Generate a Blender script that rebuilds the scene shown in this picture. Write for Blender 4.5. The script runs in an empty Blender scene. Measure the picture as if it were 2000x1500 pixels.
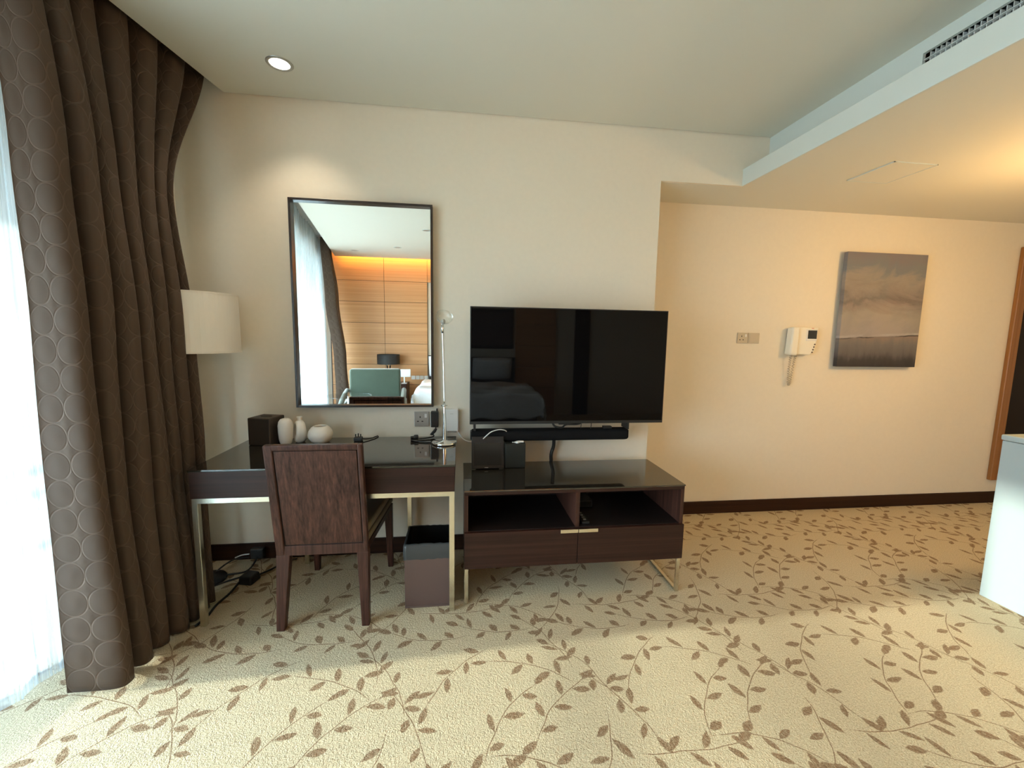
import bpy, bmesh, math, random
from mathutils import Vector, Matrix
random.seed(7)
S = bpy.context.scene
COL = S.collection

# ------------------------------------------------------------------ camera
cam_d = bpy.data.cameras.new('camera'); cam = bpy.data.objects.new('camera', cam_d); COL.objects.link(cam)
cam_d.sensor_fit = 'HORIZONTAL'; cam_d.sensor_width = 36.0; cam_d.lens = 818.2/2000*36.0
cam_d.clip_start = 0.02; cam_d.clip_end = 200
yaw, pit, rol = math.radians(7.187), math.radians(-6.533), math.radians(0.95)
fw = Vector((math.sin(yaw)*math.cos(pit), math.cos(yaw)*math.cos(pit), math.sin(pit)))
rt = Vector((math.cos(yaw), -math.sin(yaw), 0)); up = rt.cross(fw)
r2 = math.cos(rol)*rt+math.sin(rol)*up; u2 = -math.sin(rol)*rt+math.cos(rol)*up
mw = Matrix.Identity(4)
for i in range(3):
    mw[i][0] = r2[i]; mw[i][1] = u2[i]; mw[i][2] = -fw[i]
mw[2][3] = 1.43
cam.matrix_world = mw
S.camera = cam

# ------------------------------------------------------------------ world, sun, exposure
W = bpy.data.worlds.new('sky'); S.world = W; W.use_nodes = True
wn = W.node_tree.nodes; wl = W.node_tree.links; wn.clear()
w_tc = wn.new('ShaderNodeTexCoord'); w_sep = wn.new('ShaderNodeSeparateXYZ'); w_r = wn.new('ShaderNodeValToRGB')
w_b = wn.new('ShaderNodeBackground'); w_o = wn.new('ShaderNodeOutputWorld'); w_m = wn.new('ShaderNodeMapRange')
wl.new(w_tc.outputs['Generated'], w_sep.inputs[0]); wl.new(w_sep.outputs[2], w_m.inputs[0])
w_m.inputs[1].default_value = -0.3; w_m.inputs[2].default_value = 1.0
wl.new(w_m.outputs[0], w_r.inputs[0]); wl.new(w_r.outputs[0], w_b.inputs[0]); wl.new(w_b.outputs[0], w_o.inputs[0])
e = w_r.color_ramp.elements
e[0].position = 0.0; e[0].color = (0.36, 0.37, 0.36, 1)
e[1].position = 1.0; e[1].color = (0.40, 0.60, 0.88, 1)
for p, c in ((0.21, (0.42, 0.43, 0.42, 1)), (0.25, (0.90, 0.95, 1.0, 1)), (0.45, (0.76, 0.88, 1.0, 1))):
    q = e.new(p); q.color = c
w_b.inputs[1].default_value = 13.5
sun_d = bpy.data.lights.new('sun', 'SUN'); sun = bpy.data.objects.new('sun', sun_d); COL.objects.link(sun)
sun_d.energy = 6.5; sun_d.color = (1.0, 0.90, 0.74); sun_d.angle = math.radians(1.7)
SE = math.radians(14.3)
sdir = Vector((math.cos(SE)*0.9992, math.cos(SE)*0.04, -math.sin(SE)))
sun.rotation_euler = sdir.to_track_quat('-Z', 'Y').to_euler(); sun.location = (-8, 0, 5)
S.view_settings.view_transform = 'Standard'; S.view_settings.look = 'None'
S.view_settings.gamma = 1.0; S.view_settings.use_curve_mapping = False
S.view_settings.exposure = 1.0
S.cycles.use_denoising = True
S.cycles.use_adaptive_sampling = True; S.cycles.adaptive_threshold = 0.03
S.cycles.max_bounces = 12; S.cycles.diffuse_bounces = 6; S.cycles.glossy_bounces = 6
S.cycles.transmission_bounces = 8; S.cycles.transparent_max_bounces = 24
S.cycles.caustics_reflective = False; S.cycles.caustics_refractive = False
S.cycles.sample_clamp_indirect = 6.0

# ------------------------------------------------------------------ helpers
class NT:
    """small node-tree helper"""
    def __init__(s, t): s.t = t
    def n(s, typ, **kw):
        x = s.t.nodes.new(typ)
        for k, v in kw.items(): setattr(x, k, v)
        return x
    def put(s, sock, v):
        if hasattr(v, 'is_output') or hasattr(v, 'links'): s.t.links.new(v, sock)
        else: sock.default_value = v
    def math(s, op, a, b=None, c=None, clamp=False):
        x = s.n('ShaderNodeMath', operation=op); x.use_clamp = clamp
        s.put(x.inputs[0], a)
        if b is not None: s.put(x.inputs[1], b)
        if c is not None: s.put(x.inputs[2], c)
        return x.outputs[0]
    def vmath(s, op, a, b=None, c=None):
        x = s.n('ShaderNodeVectorMath', operation=op); s.put(x.inputs[0], a)
        if b is not None: s.put(x.inputs[1], b)
        if c is not None: s.put(x.inputs[2], c)
        return x.outputs[0]
    def sep(s, v):
        x = s.n('ShaderNodeSeparateXYZ'); s.put(x.inputs[0], v); return x.outputs
    def mapping(s, v, loc=(0, 0, 0), rot=(0, 0, 0), sc=(1, 1, 1), typ='POINT'):
        x = s.n('ShaderNodeMapping', vector_type=typ); s.put(x.inputs[0], v)
        x.inputs[1].default_value = loc; x.inputs[2].default_value = rot; x.inputs[3].default_value = sc
        return x.outputs[0]
    def noise(s, v, scale, detail=3, rough=0.5, dist=0.0):
        x = s.n('ShaderNodeTexNoise'); s.put(x.inputs['Vector'], v); x.inputs['Scale'].default_value = scale
        x.inputs['Detail'].default_value = detail; x.inputs['Roughness'].default_value = rough; x.inputs['Distortion'].default_value = dist
        return x.outputs[0]
    def ramp(s, f, stops, interp='LINEAR'):
        x = s.n('ShaderNodeValToRGB'); s.put(x.inputs[0], f); e = x.color_ramp.elements; x.color_ramp.interpolation = interp
        while len(e) < len(stops): e.new(0.5)
        for el, (p, c) in zip(e, stops):
            el.position = p; el.color = (c[0], c[1], c[2], 1)
        return x.outputs[0]
    def mix(s, f, a, b, mode='MIX'):
        x = s.n('ShaderNodeMix', data_type='RGBA', blend_type=mode); s.put(x.inputs[0], f)
        for i, v in ((6, a), (7, b)):
            if isinstance(v, (tuple, list)): v = (v[0], v[1], v[2], 1)
            s.put(x.inputs[i], v)
        return x.outputs[2]
    def mr(s, v, a, b, c=0.0, d=1.0, smooth=False):
        x = s.n('ShaderNodeMapRange'); s.put(x.inputs[0], v)
        if smooth: x.interpolation_type = 'SMOOTHSTEP'
        for i, k in enumerate((a, b, c, d)): x.inputs[i+1].default_value = k
        return x.outputs[0]
    def bump(s, h, strength=0.3, dist=0.01):
        x = s.n('ShaderNodeBump'); s.put(x.inputs['Height'], h); x.inputs['Strength'].default_value = strength; x.inputs['Distance'].default_value = dist
        return x.outputs[0]

def mat(name, col=(0.5, 0.5, 0.5), rough=0.5, metal=0.0, spec=0.5, emit=None, estr=0.0, coat=0.0, **kw):
    m = bpy.data.materials.new(name); m.use_nodes = True
    b = m.node_tree.nodes['Principled BSDF']
    b.inputs['Base Color'].default_value = (*col, 1); b.inputs['Roughness'].default_value = rough
    b.inputs['Metallic'].default_value = metal; b.inputs['Specular IOR Level'].default_value = spec
    b.inputs['Coat Weight'].default_value = coat; b.inputs['Coat Roughness'].default_value = 0.03
    if emit: b.inputs['Emission Color'].default_value = (*emit, 1); b.inputs['Emission Strength'].default_value = estr
    for k, v in kw.items(): b.inputs[k.replace('_', ' ')].default_value = v
    t = NT(m.node_tree); t.b = b; t.tc = t.n('ShaderNodeTexCoord')
    m['nt'] = 1
    NTS[m.name] = t
    return m
NTS = {}

def fine_bump(m, scale=300, strength=0.1, dist=0.002, colvar=0.0):
    t = NTS[m.name]; v = t.tc.outputs['Object']
    nz = t.noise(v, scale, 3)
    t.t.links.new(t.bump(nz, strength, dist), t.b.inputs['Normal'])
    if colvar:
        c = t.b.inputs['Base Color'].default_value[:3]
        k = t.noise(v, scale*0.15, 4)
        t.t.links.new(t.mix(k, tuple(x*(1-colvar) for x in c), tuple(min(1, x*(1+colvar)) for x in c)), t.b.inputs['Base Color'])
    return m

def wood(name, c1, c2, axis, rough=0.35, fine=90, coat=0.0, spec=0.5):
    m = mat(name, c1, rough, coat=coat, spec=spec); t = NTS[name]
    sc = [1.0, 1.0, 1.0]; sc['xyz'.index(axis)] = 0.012
    v = t.mapping(t.tc.outputs['Object'], sc=tuple(sc))
    n1 = t.noise(v, fine, 4, 0.65); n2 = t.noise(v, fine*0.28, 3, 0.5, 0.4)
    f = t.math('MULTIPLY_ADD', n1, 0.6, t.math('MULTIPLY', n2, 0.4))
    c = t.ramp(f, [(0.36, c1), (0.52, tuple((a+b)/2 for a, b in zip(c1, c2))), (0.66, c2)])
    t.t.links.new(c, t.b.inputs['Base Color'])
    t.t.links.new(t.bump(n1, 0.08, 0.001), t.b.inputs['Normal'])
    return m

# ---- mesh building
def bx(bm, x0, x1, y0, y1, z0, z1):
    if x0 > x1: x0, x1 = x1, x0
    if y0 > y1: y0, y1 = y1, y0
    if z0 > z1: z0, z1 = z1, z0
    v = [bm.verts.new(p) for p in ((x0, y0, z0), (x1, y0, z0), (x1, y1, z0), (x0, y1, z0), (x0, y0, z1), (x1, y0, z1), (x1, y1, z1), (x0, y1, z1))]
    for f in ((3, 2, 1, 0), (4, 5, 6, 7), (0, 1, 5, 4), (1, 2, 6, 5), (2, 3, 7, 6), (3, 0, 4, 7)): bm.faces.new([v[i] for i in f])
    return v
def hexa(bm, pts):
    """8 points: bottom ring 0-3 (ccw from above), top ring 4-7"""
    v = [bm.verts.new(p) for p in pts]
    for f in ((3, 2, 1, 0), (4, 5, 6, 7), (0, 1, 5, 4), (1, 2, 6, 5), (2, 3, 7, 6), (3, 0, 4, 7)): bm.faces.new([v[i] for i in f])
def prism(bm, poly, z0, z1):
    a = [bm.verts.new((x, y, z0)) for x, y in poly]; b = [bm.verts.new((x, y, z1)) for x, y in poly]
    bm.faces.new(list(reversed(a))); bm.faces.new(b); n = len(poly)
    for i in range(n): bm.faces.new((a[i], a[(i+1) % n], b[(i+1) % n], b[i]))
def lathe(bm, prof, seg=32, c=(0, 0, 0), sx=1.0, sy=1.0):
    rings = []
    for r, z in prof:
        if r < 1e-6: rings.append([bm.verts.new((c[0], c[1], c[2]+z))])
        else: rings.append([bm.verts.new((c[0]+r*sx*math.cos(2*math.pi*i/seg), c[1]+r*sy*math.sin(2*math.pi*i/seg), c[2]+z)) for i in range(seg)])
    for a, b in zip(rings, rings[1:]):
        for i in range(seg):
            j = (i+1) % seg
            if len(a) == 1 and len(b) == 1: continue
            if len(a) == 1: bm.faces.new((a[0], b[j], b[i]))
            elif len(b) == 1: bm.faces.new((a[i], a[j], b[0]))
            else: bm.faces.new((a[i], a[j], b[j], b[i]))
def smooth_path(pts, k=6):
    pts = [Vector(p) for p in pts]; out = []
    for i in range(len(pts)-1):
        p0 = pts[max(i-1, 0)]; p1 = pts[i]; p2 = pts[i+1]; p3 = pts[min(i+2, len(pts)-1)]
        for j in range(k):
            t = j/k
            out.append(0.5*((2*p1)+(p2-p0)*t+(2*p0-5*p1+4*p2-p3)*t*t+(3*p1-p0-3*p2+p3)*t**3))
    out.append(pts[-1]); return out
def tube(bm, pts, r, seg=8, k=6, smooth=True):
    P = smooth_path(pts, k) if smooth and len(pts) > 2 else [Vector(p) for p in pts]
    rings = []; pn = None
    for i, p in enumerate(P):
        t = (P[min(i+1, len(P)-1)]-P[max(i-1, 0)]).normalized()
        if pn is None:
            a = Vector((0, 0, 1)) if abs(t.z) < 0.9 else Vector((1, 0, 0)); n = t.cross(a).normalized()
        else:
            n = (pn-t*pn.dot(t)).normalized()
        pn = n; b = t.cross(n)
        rr = r[i*(len(r)-1)//(len(P)-1)] if isinstance(r, (list, tuple)) else r
        rings.append([bm.verts.new(p+rr*(math.cos(2*math.pi*q/seg)*n+math.sin(2*math.pi*q/seg)*b)) for q in range(seg)])
    for a, b in zip(rings, rings[1:]):
        for i in range(seg): bm.faces.new((a[i], a[(i+1) % seg], b[(i+1) % seg], b[i]))
    bm.faces.new(list(reversed(rings[0]))); bm.faces.new(rings[-1])
def NB(): return bmesh.new()
def obj(name, bm, m, parent=None, bevel=0.0, smooth=False, rel=True, bseg=2, sub=0):
    bmesh.ops.recalc_face_normals(bm, faces=bm.faces)
    if parent is not None and rel: bmesh.ops.translate(bm, verts=bm.verts, vec=-wloc(parent))
    me = bpy.data.meshes.new(name); bm.to_mesh(me); bm.free()
    if m: me.materials.append(m)
    o = bpy.data.objects.new(name, me); COL.objects.link(o); o.parent = parent
    if smooth:
        for p in me.polygons: p.use_smooth = True
    if bevel:
        b = o.modifiers.new('bevel', 'BEVEL'); b.width = bevel; b.segments = bseg; b.limit_method = 'ANGLE'; b.angle_limit = math.radians(40)
    if sub:
        s = o.modifiers.new('subd', 'SUBSURF'); s.levels = sub; s.render_levels = sub
    return o
def wloc(o):
    p = Vector(o.location)
    while o.parent is not None: o = o.parent; p = p+Vector(o.location)
    return p
def box(name, m, parent, x0, x1, y0, y1, z0, z1, bevel=0.0, **kw):
    bm = NB(); bx(bm, x0, x1, y0, y1, z0, z1); return obj(name, bm, m, parent, bevel, **kw)
def thing(name, label, cat, loc, rz=0.0, group=None):
    o = bpy.data.objects.new(name, None); COL.objects.link(o); o.location = loc; o.rotation_euler = (0, 0, rz)
    o.empty_display_size = 0.05
    return tag(o, label, cat, group)
def tag(o, label, cat, group=None):
    o['label'] = label; o['category'] = cat
    if group: o['group'] = group
    return o
def struct(o, label=None):
    o['kind'] = 'structure'
    if label: o['label'] = label
    return o
def add_light(name, typ, loc, energy, col, parent=None, **kw):
    d = bpy.data.lights.new(name, typ); d.energy = energy; d.color = col
    for k, v in kw.items(): setattr(d, k, v)
    o = bpy.data.objects.new(name, d); COL.objects.link(o)
    if parent is not None: o.parent = parent; o.location = Vector(loc)-wloc(parent)
    else: o.location = loc
    return o

# facade frame: the glazed side of the room runs at a slight angle
FE = Vector((-0.1609, -0.98697, 0)); FN = Vector((0.98697, -0.1609, 0)); FO = Vector((-1.31, 2.70, 0))
def F(s, n, z=0.0): return FO+FE*s+FN*n+Vector((0, 0, z))
def fbox(bm, s0, s1, n0, n1, z0, z1):
    P = [F(s0, n0), F(s1, n0), F(s1, n1), F(s0, n1)]
    hexa(bm, [(p.x, p.y, z0) for p in P]+[(p.x, p.y, z1) for p in P])

CZ = 2.756      # main ceiling
SZ = 2.442      # lower soffit
YW = 2.70; YA = 3.10; YR = -2.56

# ------------------------------------------------------------------ materials
M = {}
M['wall'] = fine_bump(mat('wall_paper', (0.77, 0.70, 0.58), 0.75), 220, 0.12, 0.002, 0.03)
M['ceil'] = fine_bump(mat('ceiling_paint', (0.68, 0.66, 0.58), 0.8), 90, 0.03, 0.002)
M['white_paint'] = mat('white_fascia_paint', (0.62, 0.66, 0.63), 0.6)
M['dark_base'] = wood('dark_baseboard', (0.018, 0.007, 0.004), (0.05, 0.019, 0.009), 'x', 0.5, spec=0.2)
M['wenge_v'] = wood('wenge_vertical', (0.018, 0.0062, 0.0045), (0.095, 0.038, 0.025), 'z', 0.42, 110, spec=0.25)
M['wenge_h'] = wood('wenge_horizontal', (0.017, 0.006, 0.0045), (0.050, 0.018, 0.012), 'x', 0.40, 80, spec=0.28)
M['wenge_dark'] = mat('wenge_inside', (0.012, 0.006, 0.005), 0.5)
M['groove'] = mat('dark_groove', (0.008, 0.004, 0.003), 0.6)
M['top_glass'] = mat('dark_glass_top', (0.022, 0.018, 0.014), 0.05, spec=0.9, coat=0.4)
M['glass_edge'] = mat('glass_edge', (0.02, 0.05, 0.04), 0.1)
M['chrome'] = fine_bump(mat('brushed_steel', (0.72, 0.68, 0.58), 0.24, 1.0), 60, 0.04, 0.002)
M['chrome2'] = mat('polished_chrome', (0.82, 0.82, 0.82), 0.08, 1.0)
M['black'] = mat('black_plastic', (0.012, 0.012, 0.013), 0.45)
M['black_soft'] = fine_bump(mat('black_mesh_fabric', (0.007, 0.007, 0.008), 0.75, spec=0.15), 500, 0.2, 0.001)
M['screen'] = mat('tv_screen', (0.003, 0.003, 0.0035), 0.025, spec=0.26)
M['tab_screen'] = mat('tablet_screen', (0.020, 0.022, 0.022), 0.12, spec=0.6)
M['white_pl'] = mat('white_plastic', (0.75, 0.74, 0.71), 0.4)
M['cream_pl'] = mat('cream_plastic', (0.80, 0.76, 0.66), 0.4)
M['beige_pl'] = mat('beige_switch_plate', (0.50, 0.44, 0.34), 0.4)
M['ceramic'] = fine_bump(mat('white_ceramic', (0.80, 0.75, 0.68), 0.55), 160, 0.08, 0.001)
M['leather'] = fine_bump(mat('brown_leather', (0.035, 0.022, 0.014), 0.5), 420, 0.25, 0.001)
M['bin'] = fine_bump(mat('bin_brown', (0.105, 0.062, 0.052), 0.5), 380, 0.2, 0.001)
M['bag'] = mat('grey_bag', (0.040, 0.044, 0.047), 0.38)
M['bag_in'] = mat('black_bag', (0.006, 0.006, 0.007), 0.33)
M['seat'] = fine_bump(mat('olive_leather', (0.16, 0.12, 0.065), 0.5), 260, 0.15, 0.001)
M['mirror'] = mat('mirror_silver', (0.93, 0.95, 0.94), 0.003, 1.0)
M['frame_dk'] = mat('mirror_frame', (0.020, 0.011, 0.008), 0.28)
M['plate'] = fine_bump(mat('satin_steel_plate', (0.42, 0.41, 0.38), 0.38, 0.7), 300, 0.06, 0.001)
M['shade'] = mat('lampshade_fabric', (0.84, 0.80, 0.73), 0.8, Transmission_Weight=0.0)
M['shade_dk'] = mat('dark_lampshade', (0.020, 0.018, 0.017), 0.7)
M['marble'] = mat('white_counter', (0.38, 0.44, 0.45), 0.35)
M['lens'] = mat('lamp_lens', (0.9, 0.9, 0.85), 0.3, emit=(1.0, 0.97, 0.86), estr=6.0)
M['cove'] = mat('cove_led', (1, 0.8, 0.4), 0.5, emit=(1.0, 0.50, 0.10), estr=40.0)
M['oak_frame'] = wood('oak_frame', (0.22, 0.085, 0.018), (0.36, 0.15, 0.035), 'z', 0.4)
M['painted_reflection'] = mat('mirror_painted_reflection', (0.010, 0.005, 0.003), 0.12, spec=0.12)  # near-black colour stands in for the dark room the mirror reflects
M['rear_wood'] = wood('rear_panel_oak', (0.54, 0.26, 0.10), (0.68, 0.37, 0.165), 'x', 0.5, 40)
M['green'] = fine_bump(mat('green_velvet', (0.055, 0.080, 0.052), 0.85, Sheen_Weight=0.5), 60, 0.1, 0.003, 0.15)
M['linen'] = fine_bump(mat('white_linen', (0.82, 0.84, 0.86), 0.8), 25, 0.3, 0.02)
M['alu'] = mat('window_aluminium', (0.30, 0.31, 0.32), 0.45, 0.6)
M['concrete'] = fine_bump(mat('balcony_concrete', (0.45, 0.44, 0.42), 0.85), 60, 0.2, 0.004)
M['grille_bar'] = mat('grille_bar', (0.70, 0.72, 0.72), 0.4)
M['dark_void'] = mat('duct_pocket_dark', (0.03, 0.035, 0.035), 0.9)  # also colours the curtain pocket side in place of its shade
M['tv_edge'] = mat('tv_bezel', (0.016, 0.016, 0.017), 0.3)

def glass_mat(name, tint, gloss=0.08):
    m = bpy.data.materials.new(name); m.use_nodes = True; t = NT(m.node_tree); m.node_tree.nodes.clear()
    tr = t.n('ShaderNodeBsdfTransparent'); tr.inputs[0].default_value = (*tint, 1)
    gl = t.n('ShaderNodeBsdfGlossy'); gl.inputs['Roughness'].default_value = 0.01
    fr = t.n('ShaderNodeLayerWeight'); fr.inputs[0].default_value = 0.5
    fac = t.math('MULTIPLY_ADD', t.math('POWER', fr.outputs['Facing'], 4.0), 0.55, 0.04)
    mx = t.n('ShaderNodeMixShader'); o = t.n('ShaderNodeOutputMaterial')
    t.t.links.new(fac, mx.inputs[0]); t.t.links.new(tr.outputs[0], mx.inputs[1]); t.t.links.new(gl.outputs[0], mx.inputs[2]); t.t.links.new(mx.outputs[0], o.inputs[0])
    return m
M['pane'] = glass_mat('window_glass', (0.86, 0.93, 0.95))
M['clear'] = glass_mat('clear_glass', (0.96, 0.97, 0.965))

def sheer_mat():
    m = bpy.data.materials.new('sheer_voile'); m.use_nodes = True; t = NT(m.node_tree); m.node_tree.nodes.clear()
    tc = t.n('ShaderNodeTexCoord')
    v = t.mapping(tc.outputs['UV'], sc=(1, 0.02, 1))
    nz = t.noise(v, 120, 3, 0.6)
    fac = t.mr(nz, 0.3, 0.7, 0.22, 0.50)
    tr = t.n('ShaderNodeBsdfTransparent')
    tl = t.n('ShaderNodeBsdfTranslucent'); tl.inputs[0].default_value = (0.68, 0.76, 0.80, 1)
    df = t.n('ShaderNodeBsdfDiffuse'); df.inputs[0].default_value = (0.70, 0.78, 0.82, 1)
    m1 = t.n('ShaderNodeMixShader'); m1.inputs[0].default_value = 0.4
    t.t.links.new(tl.outputs[0], m1.inputs[1]); t.t.links.new(df.outputs[0], m1.inputs[2])
    m2 = t.n('ShaderNodeMixShader'); o = t.n('ShaderNodeOutputMaterial')
    t.t.links.new(fac, m2.inputs[0]); t.t.links.new(tr.outputs[0], m2.inputs[1]); t.t.links.new(m1.outputs[0], m2.inputs[2]); t.t.links.new(m2.outputs[0], o.inputs[0])
    return m
M['sheer'] = sheer_mat()

def drape_mat():
    m = mat('quilted_taupe_drape', (0.17, 0.125, 0.095), 0.75, spec=0.3, Sheen_Weight=0.05, Sheen_Roughness=0.4); t = NTS[m.name]
    P = 0.082
    uv = t.mapping(t.tc.outputs['UV'], sc=(1/0.080, 1/0.108, 1))
    fr = t.vmath('SUBTRACT', t.vmath('FRACTION', uv), (0.5, 0.5, 0))
    fr = t.vmath('MULTIPLY', fr, (1, 1, 0))
    d = t.n('ShaderNodeVectorMath', operation='LENGTH'); t.t.links.new(fr, d.inputs[0]); d = d.outputs['Value']
    line = t.mr(t.math('ABSOLUTE', t.math('SUBTRACT', d, 0.485)), 0.0, 0.045, 1.0, 0.0, True)
    uv2 = t.vmath('ADD', uv, (0.5, 0.5, 0)); fr2 = t.vmath('MULTIPLY', t.vmath('SUBTRACT', t.vmath('FRACTION', uv2), (0.5, 0.5, 0)), (1, 1, 0))
    d2 = t.n('ShaderNodeVectorMath', operation='LENGTH'); t.t.links.new(fr2, d2.inputs[0]); d2 = d2.outputs['Value']
    dome = t.mr(d, 0.0, 0.5, 1.0, 0.0, True); dome2 = t.math('MULTIPLY', t.mr(d2, 0.0, 0.24, 1.0, 0.0, True), 0.5)
    h = t.math('SUBTRACT', t.math('ADD', dome, dome2), t.math('MULTIPLY', line, 0.5))
    weave = t.noise(t.tc.outputs['UV'], 600, 2)
    h = t.math('MULTIPLY_ADD', weave, 0.06, h)
    c = t.mix(t.math('MULTIPLY', line, 0.30), (0.078, 0.050, 0.034), (0.160, 0.113, 0.083))
    t.t.links.new(c, t.b.inputs['Base Color']); t.t.links.new(t.bump(h, 0.35, 0.008), t.b.inputs['Normal'])
    return m
M['drape'] = drape_mat()

def carpet_mat():
    m = mat('leaf_carpet', (0.6, 0.5, 0.3), 0.95, spec=0.1); t = NTS[m.name]; T = 0.82
    rnd = random.Random(21)
    pos = t.vmath('MULTIPLY', t.tc.outputs['Object'], (1, 1, 0))
    wob = t.n('ShaderNodeTexNoise'); t.put(wob.inputs['Vector'], pos); wob.inputs['Scale'].default_value = 7; wob.inputs['Detail'].default_value = 1
    pos = t.vmath('ADD', pos, t.vmath('MULTIPLY', t.vmath('SUBTRACT', wob.outputs['Color'], (0.5, 0.5, 0.5)), (0.03, 0.03, 0)))
    acc = None
    # sprig layout on a jittered lattice that repeats like the woven design does
    spr = []
    nx, ny = 3, 4
    for i in range(nx):
        for j in range(ny):
            spr.append(((i+0.5*(j % 2)+rnd.uniform(-.16, .16))*T/nx, (j+rnd.uniform(-.16, .16))*T/ny, rnd.uniform(0, 2*math.pi), rnd.choice((-1, 1))))
    for sx, sy, ang, flip in spr:
        src = pos
        if acc is not None:      # keeps the sprigs evaluated one after another
            cb = t.n('ShaderNodeCombineXYZ'); t.put(cb.inputs[0], acc)
            src = t.vmath('MULTIPLY_ADD', cb.outputs[0], (1e-9, 0, 0), pos)
        q = t.vmath('WRAP', t.vmath('SUBTRACT', src, (sx, sy, 0)), (T/2, T/2, 1), (-T/2, -T/2, -1))
        k = rnd.uniform(0.02, 0.05)*flip; L = 0.185
        q = t.mapping(q, rot=(0, 0, ang), typ='TEXTURE')
        # stem: y = k*((x/L)^2)
        s = t.sep(t.vmath('MULTIPLY', q, (1/L, 1, 0)))
        dy = t.math('ABSOLUTE', t.math('SUBTRACT', s[1], t.math('MULTIPLY', t.math('MULTIPLY', s[0], s[0]), k)))
        st = t.math('MAXIMUM', t.math('MULTIPLY', dy, 1/0.0020), t.math('ABSOLUTE', s[0]))
        acc = st if acc is None else t.math('MINIMUM', acc, st)
        n = 6
        for i in range(n):
            x = -L*0.80+i*(L*1.72/(n-1))+rnd.uniform(-.012, .012)
            y = k*(x/L)**2; slope = math.atan2(2*k*x/L**2, 1)
            side = 1 if i % 2 else -1
            a = slope+side*math.radians(rnd.uniform(38, 62))
            if i == n-1: a = slope+side*math.radians(10)
            ll = rnd.uniform(0.030, 0.042); ww = rnd.uniform(0.0120, 0.0165)
            cx = x+math.cos(a)*(ll+0.006); cy = y+math.sin(a)*(ll+0.006)
            l = t.sep(t.mapping(q, loc=(cx, cy, 0), rot=(0, 0, a), sc=(ll, ww, 1), typ='TEXTURE'))
            acc = t.math('MINIMUM', acc, t.math('MULTIPLY_ADD', l[0], l[0], t.math('ABSOLUTE', l[1])))
    v = t.tc.outputs['Object']
    pile = t.noise(v, 210, 3, 0.6); pile2 = t.noise(v, 90, 2, 0.5); big = t.noise(v, 1.7, 2)
    mask = t.mr(t.math('MULTIPLY_ADD', t.math('SUBTRACT', pile2, 0.5), 0.9, acc), 0.82, 1.12, 1.0, 0.0, True)
    pmix = t.mr(pile, 0.30, 0.70)
    base = t.mix(pmix, (0.52, 0.40, 0.24), (0.92, 0.79, 0.55))
    base = t.mix(t.mr(big, 0.35, 0.65, 0, 0.35), base, (0.72, 0.59, 0.39))
    leaf = t.mix(pmix, (0.215, 0.125, 0.066), (0.43, 0.275, 0.160))
    fl = t.math('MULTIPLY', mask, t.mr(pile2, 0.25, 0.6, 0.62, 1.0))
    t.t.links.new(t.mix(fl, base, leaf), t.b.inputs['Base Color'])
    h = t.math('ADD', t.math('MULTIPLY', pile, 0.7), t.math('MULTIPLY', pile2, 0.6))
    t.t.links.new(t.bump(h, 0.9, 0.015), t.b.inputs['Normal'])
    return m
M['carpet'] = carpet_mat()

def canvas_mat():
    m = mat('painted_canvas', (0.4, 0.35, 0.3), 0.75); t = NTS[m.name]
    g = t.tc.outputs['Object']          # origin at canvas lower left front: x 0..0.735, z 0..0.925
    s = t.sep(g)
    v = t.mapping(g, loc=(1.7, 0, 0.4), sc=(2.6, 1.0, 4.2)); c1 = t.noise(v, 1.0, 6, 0.62, 1.2)
    v2 = t.mapping(g, loc=(3, 0, 7), sc=(3.5, 1, 4)); c2 = t.noise(v2, 1.0, 6, 0.6, 0.5)
    v3 = t.mapping(g, sc=(16, 1, 5)); c3 = t.noise(v3, 1.0, 5, 0.65)
    zz = t.math('DIVIDE', s[2], 0.925)
    zq = t.math('ADD', zz, t.math('MULTIPLY', t.math('SUBTRACT', c1, 0.5), 0.55))
    sky = t.ramp(zq, [(0.26, (0.306, 0.274, 0.275)), (0.40, (0.323, 0.284, 0.250)), (0.52, (0.255, 0.206, 0.188)), (0.58, (0.162, 0.132, 0.125)), (0.66, (0.230, 0.196, 0.181)), (0.76, (0.281, 0.245, 0.219)), (0.84, (0.170, 0.181, 0.206)), (0.95, (0.187, 0.167, 0.188))])
    sky = t.mix(t.mr(c2, 0.45, 0.70, 0, 0.6), sky, (0.19, 0.195, 0.19))
    gz = t.math('ADD', zz, t.math('MULTIPLY', t.math('SUBTRACT', c3, 0.5), 0.14))
    grd = t.ramp(gz, [(0.0, (0.030, 0.027, 0.030)), (0.06, (0.043, 0.039, 0.043)), (0.12, (0.111, 0.103, 0.106)), (0.20, (0.149, 0.137, 0.138)), (0.26, (0.212, 0.171, 0.150))])
    hz = t.math('ADD', 0.243, t.math('MULTIPLY_ADD', s[0], 0.055, t.math('MULTIPLY', t.math('SUBTRACT', t.noise(t.mapping(g, sc=(9, 1, 1)), 1.0, 4), 0.5), 0.02)))
    d = t.math('SUBTRACT', zz, hz)
    col = t.mix(t.mr(d, -0.004, 0.004), grd, sky)
    ln = t.math('MULTIPLY', t.mr(t.math('ABSOLUTE', d), 0.002, 0.007, 1, 0), t.mr(c2, 0.4, 0.55, 0.2, 1))
    col = t.mix(ln, col, (0.025, 0.022, 0.022))
    lt = t.math('MULTIPLY', t.mr(t.math('ABSOLUTE', t.math('SUBTRACT', d, 0.016)), 0.002, 0.014, 1, 0), t.mr(c1, 0.40, 0.62, 0, 0.8))
    col = t.mix(lt, col, (0.425, 0.412, 0.438))
    t.t.links.new(col, t.b.inputs['Base Color'])
    wv = t.noise(g, 500, 2); t.t.links.new(t.bump(wv, 0.2, 0.001), t.b.inputs['Normal'])
    return m
M['canvas'] = canvas_mat()

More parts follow.
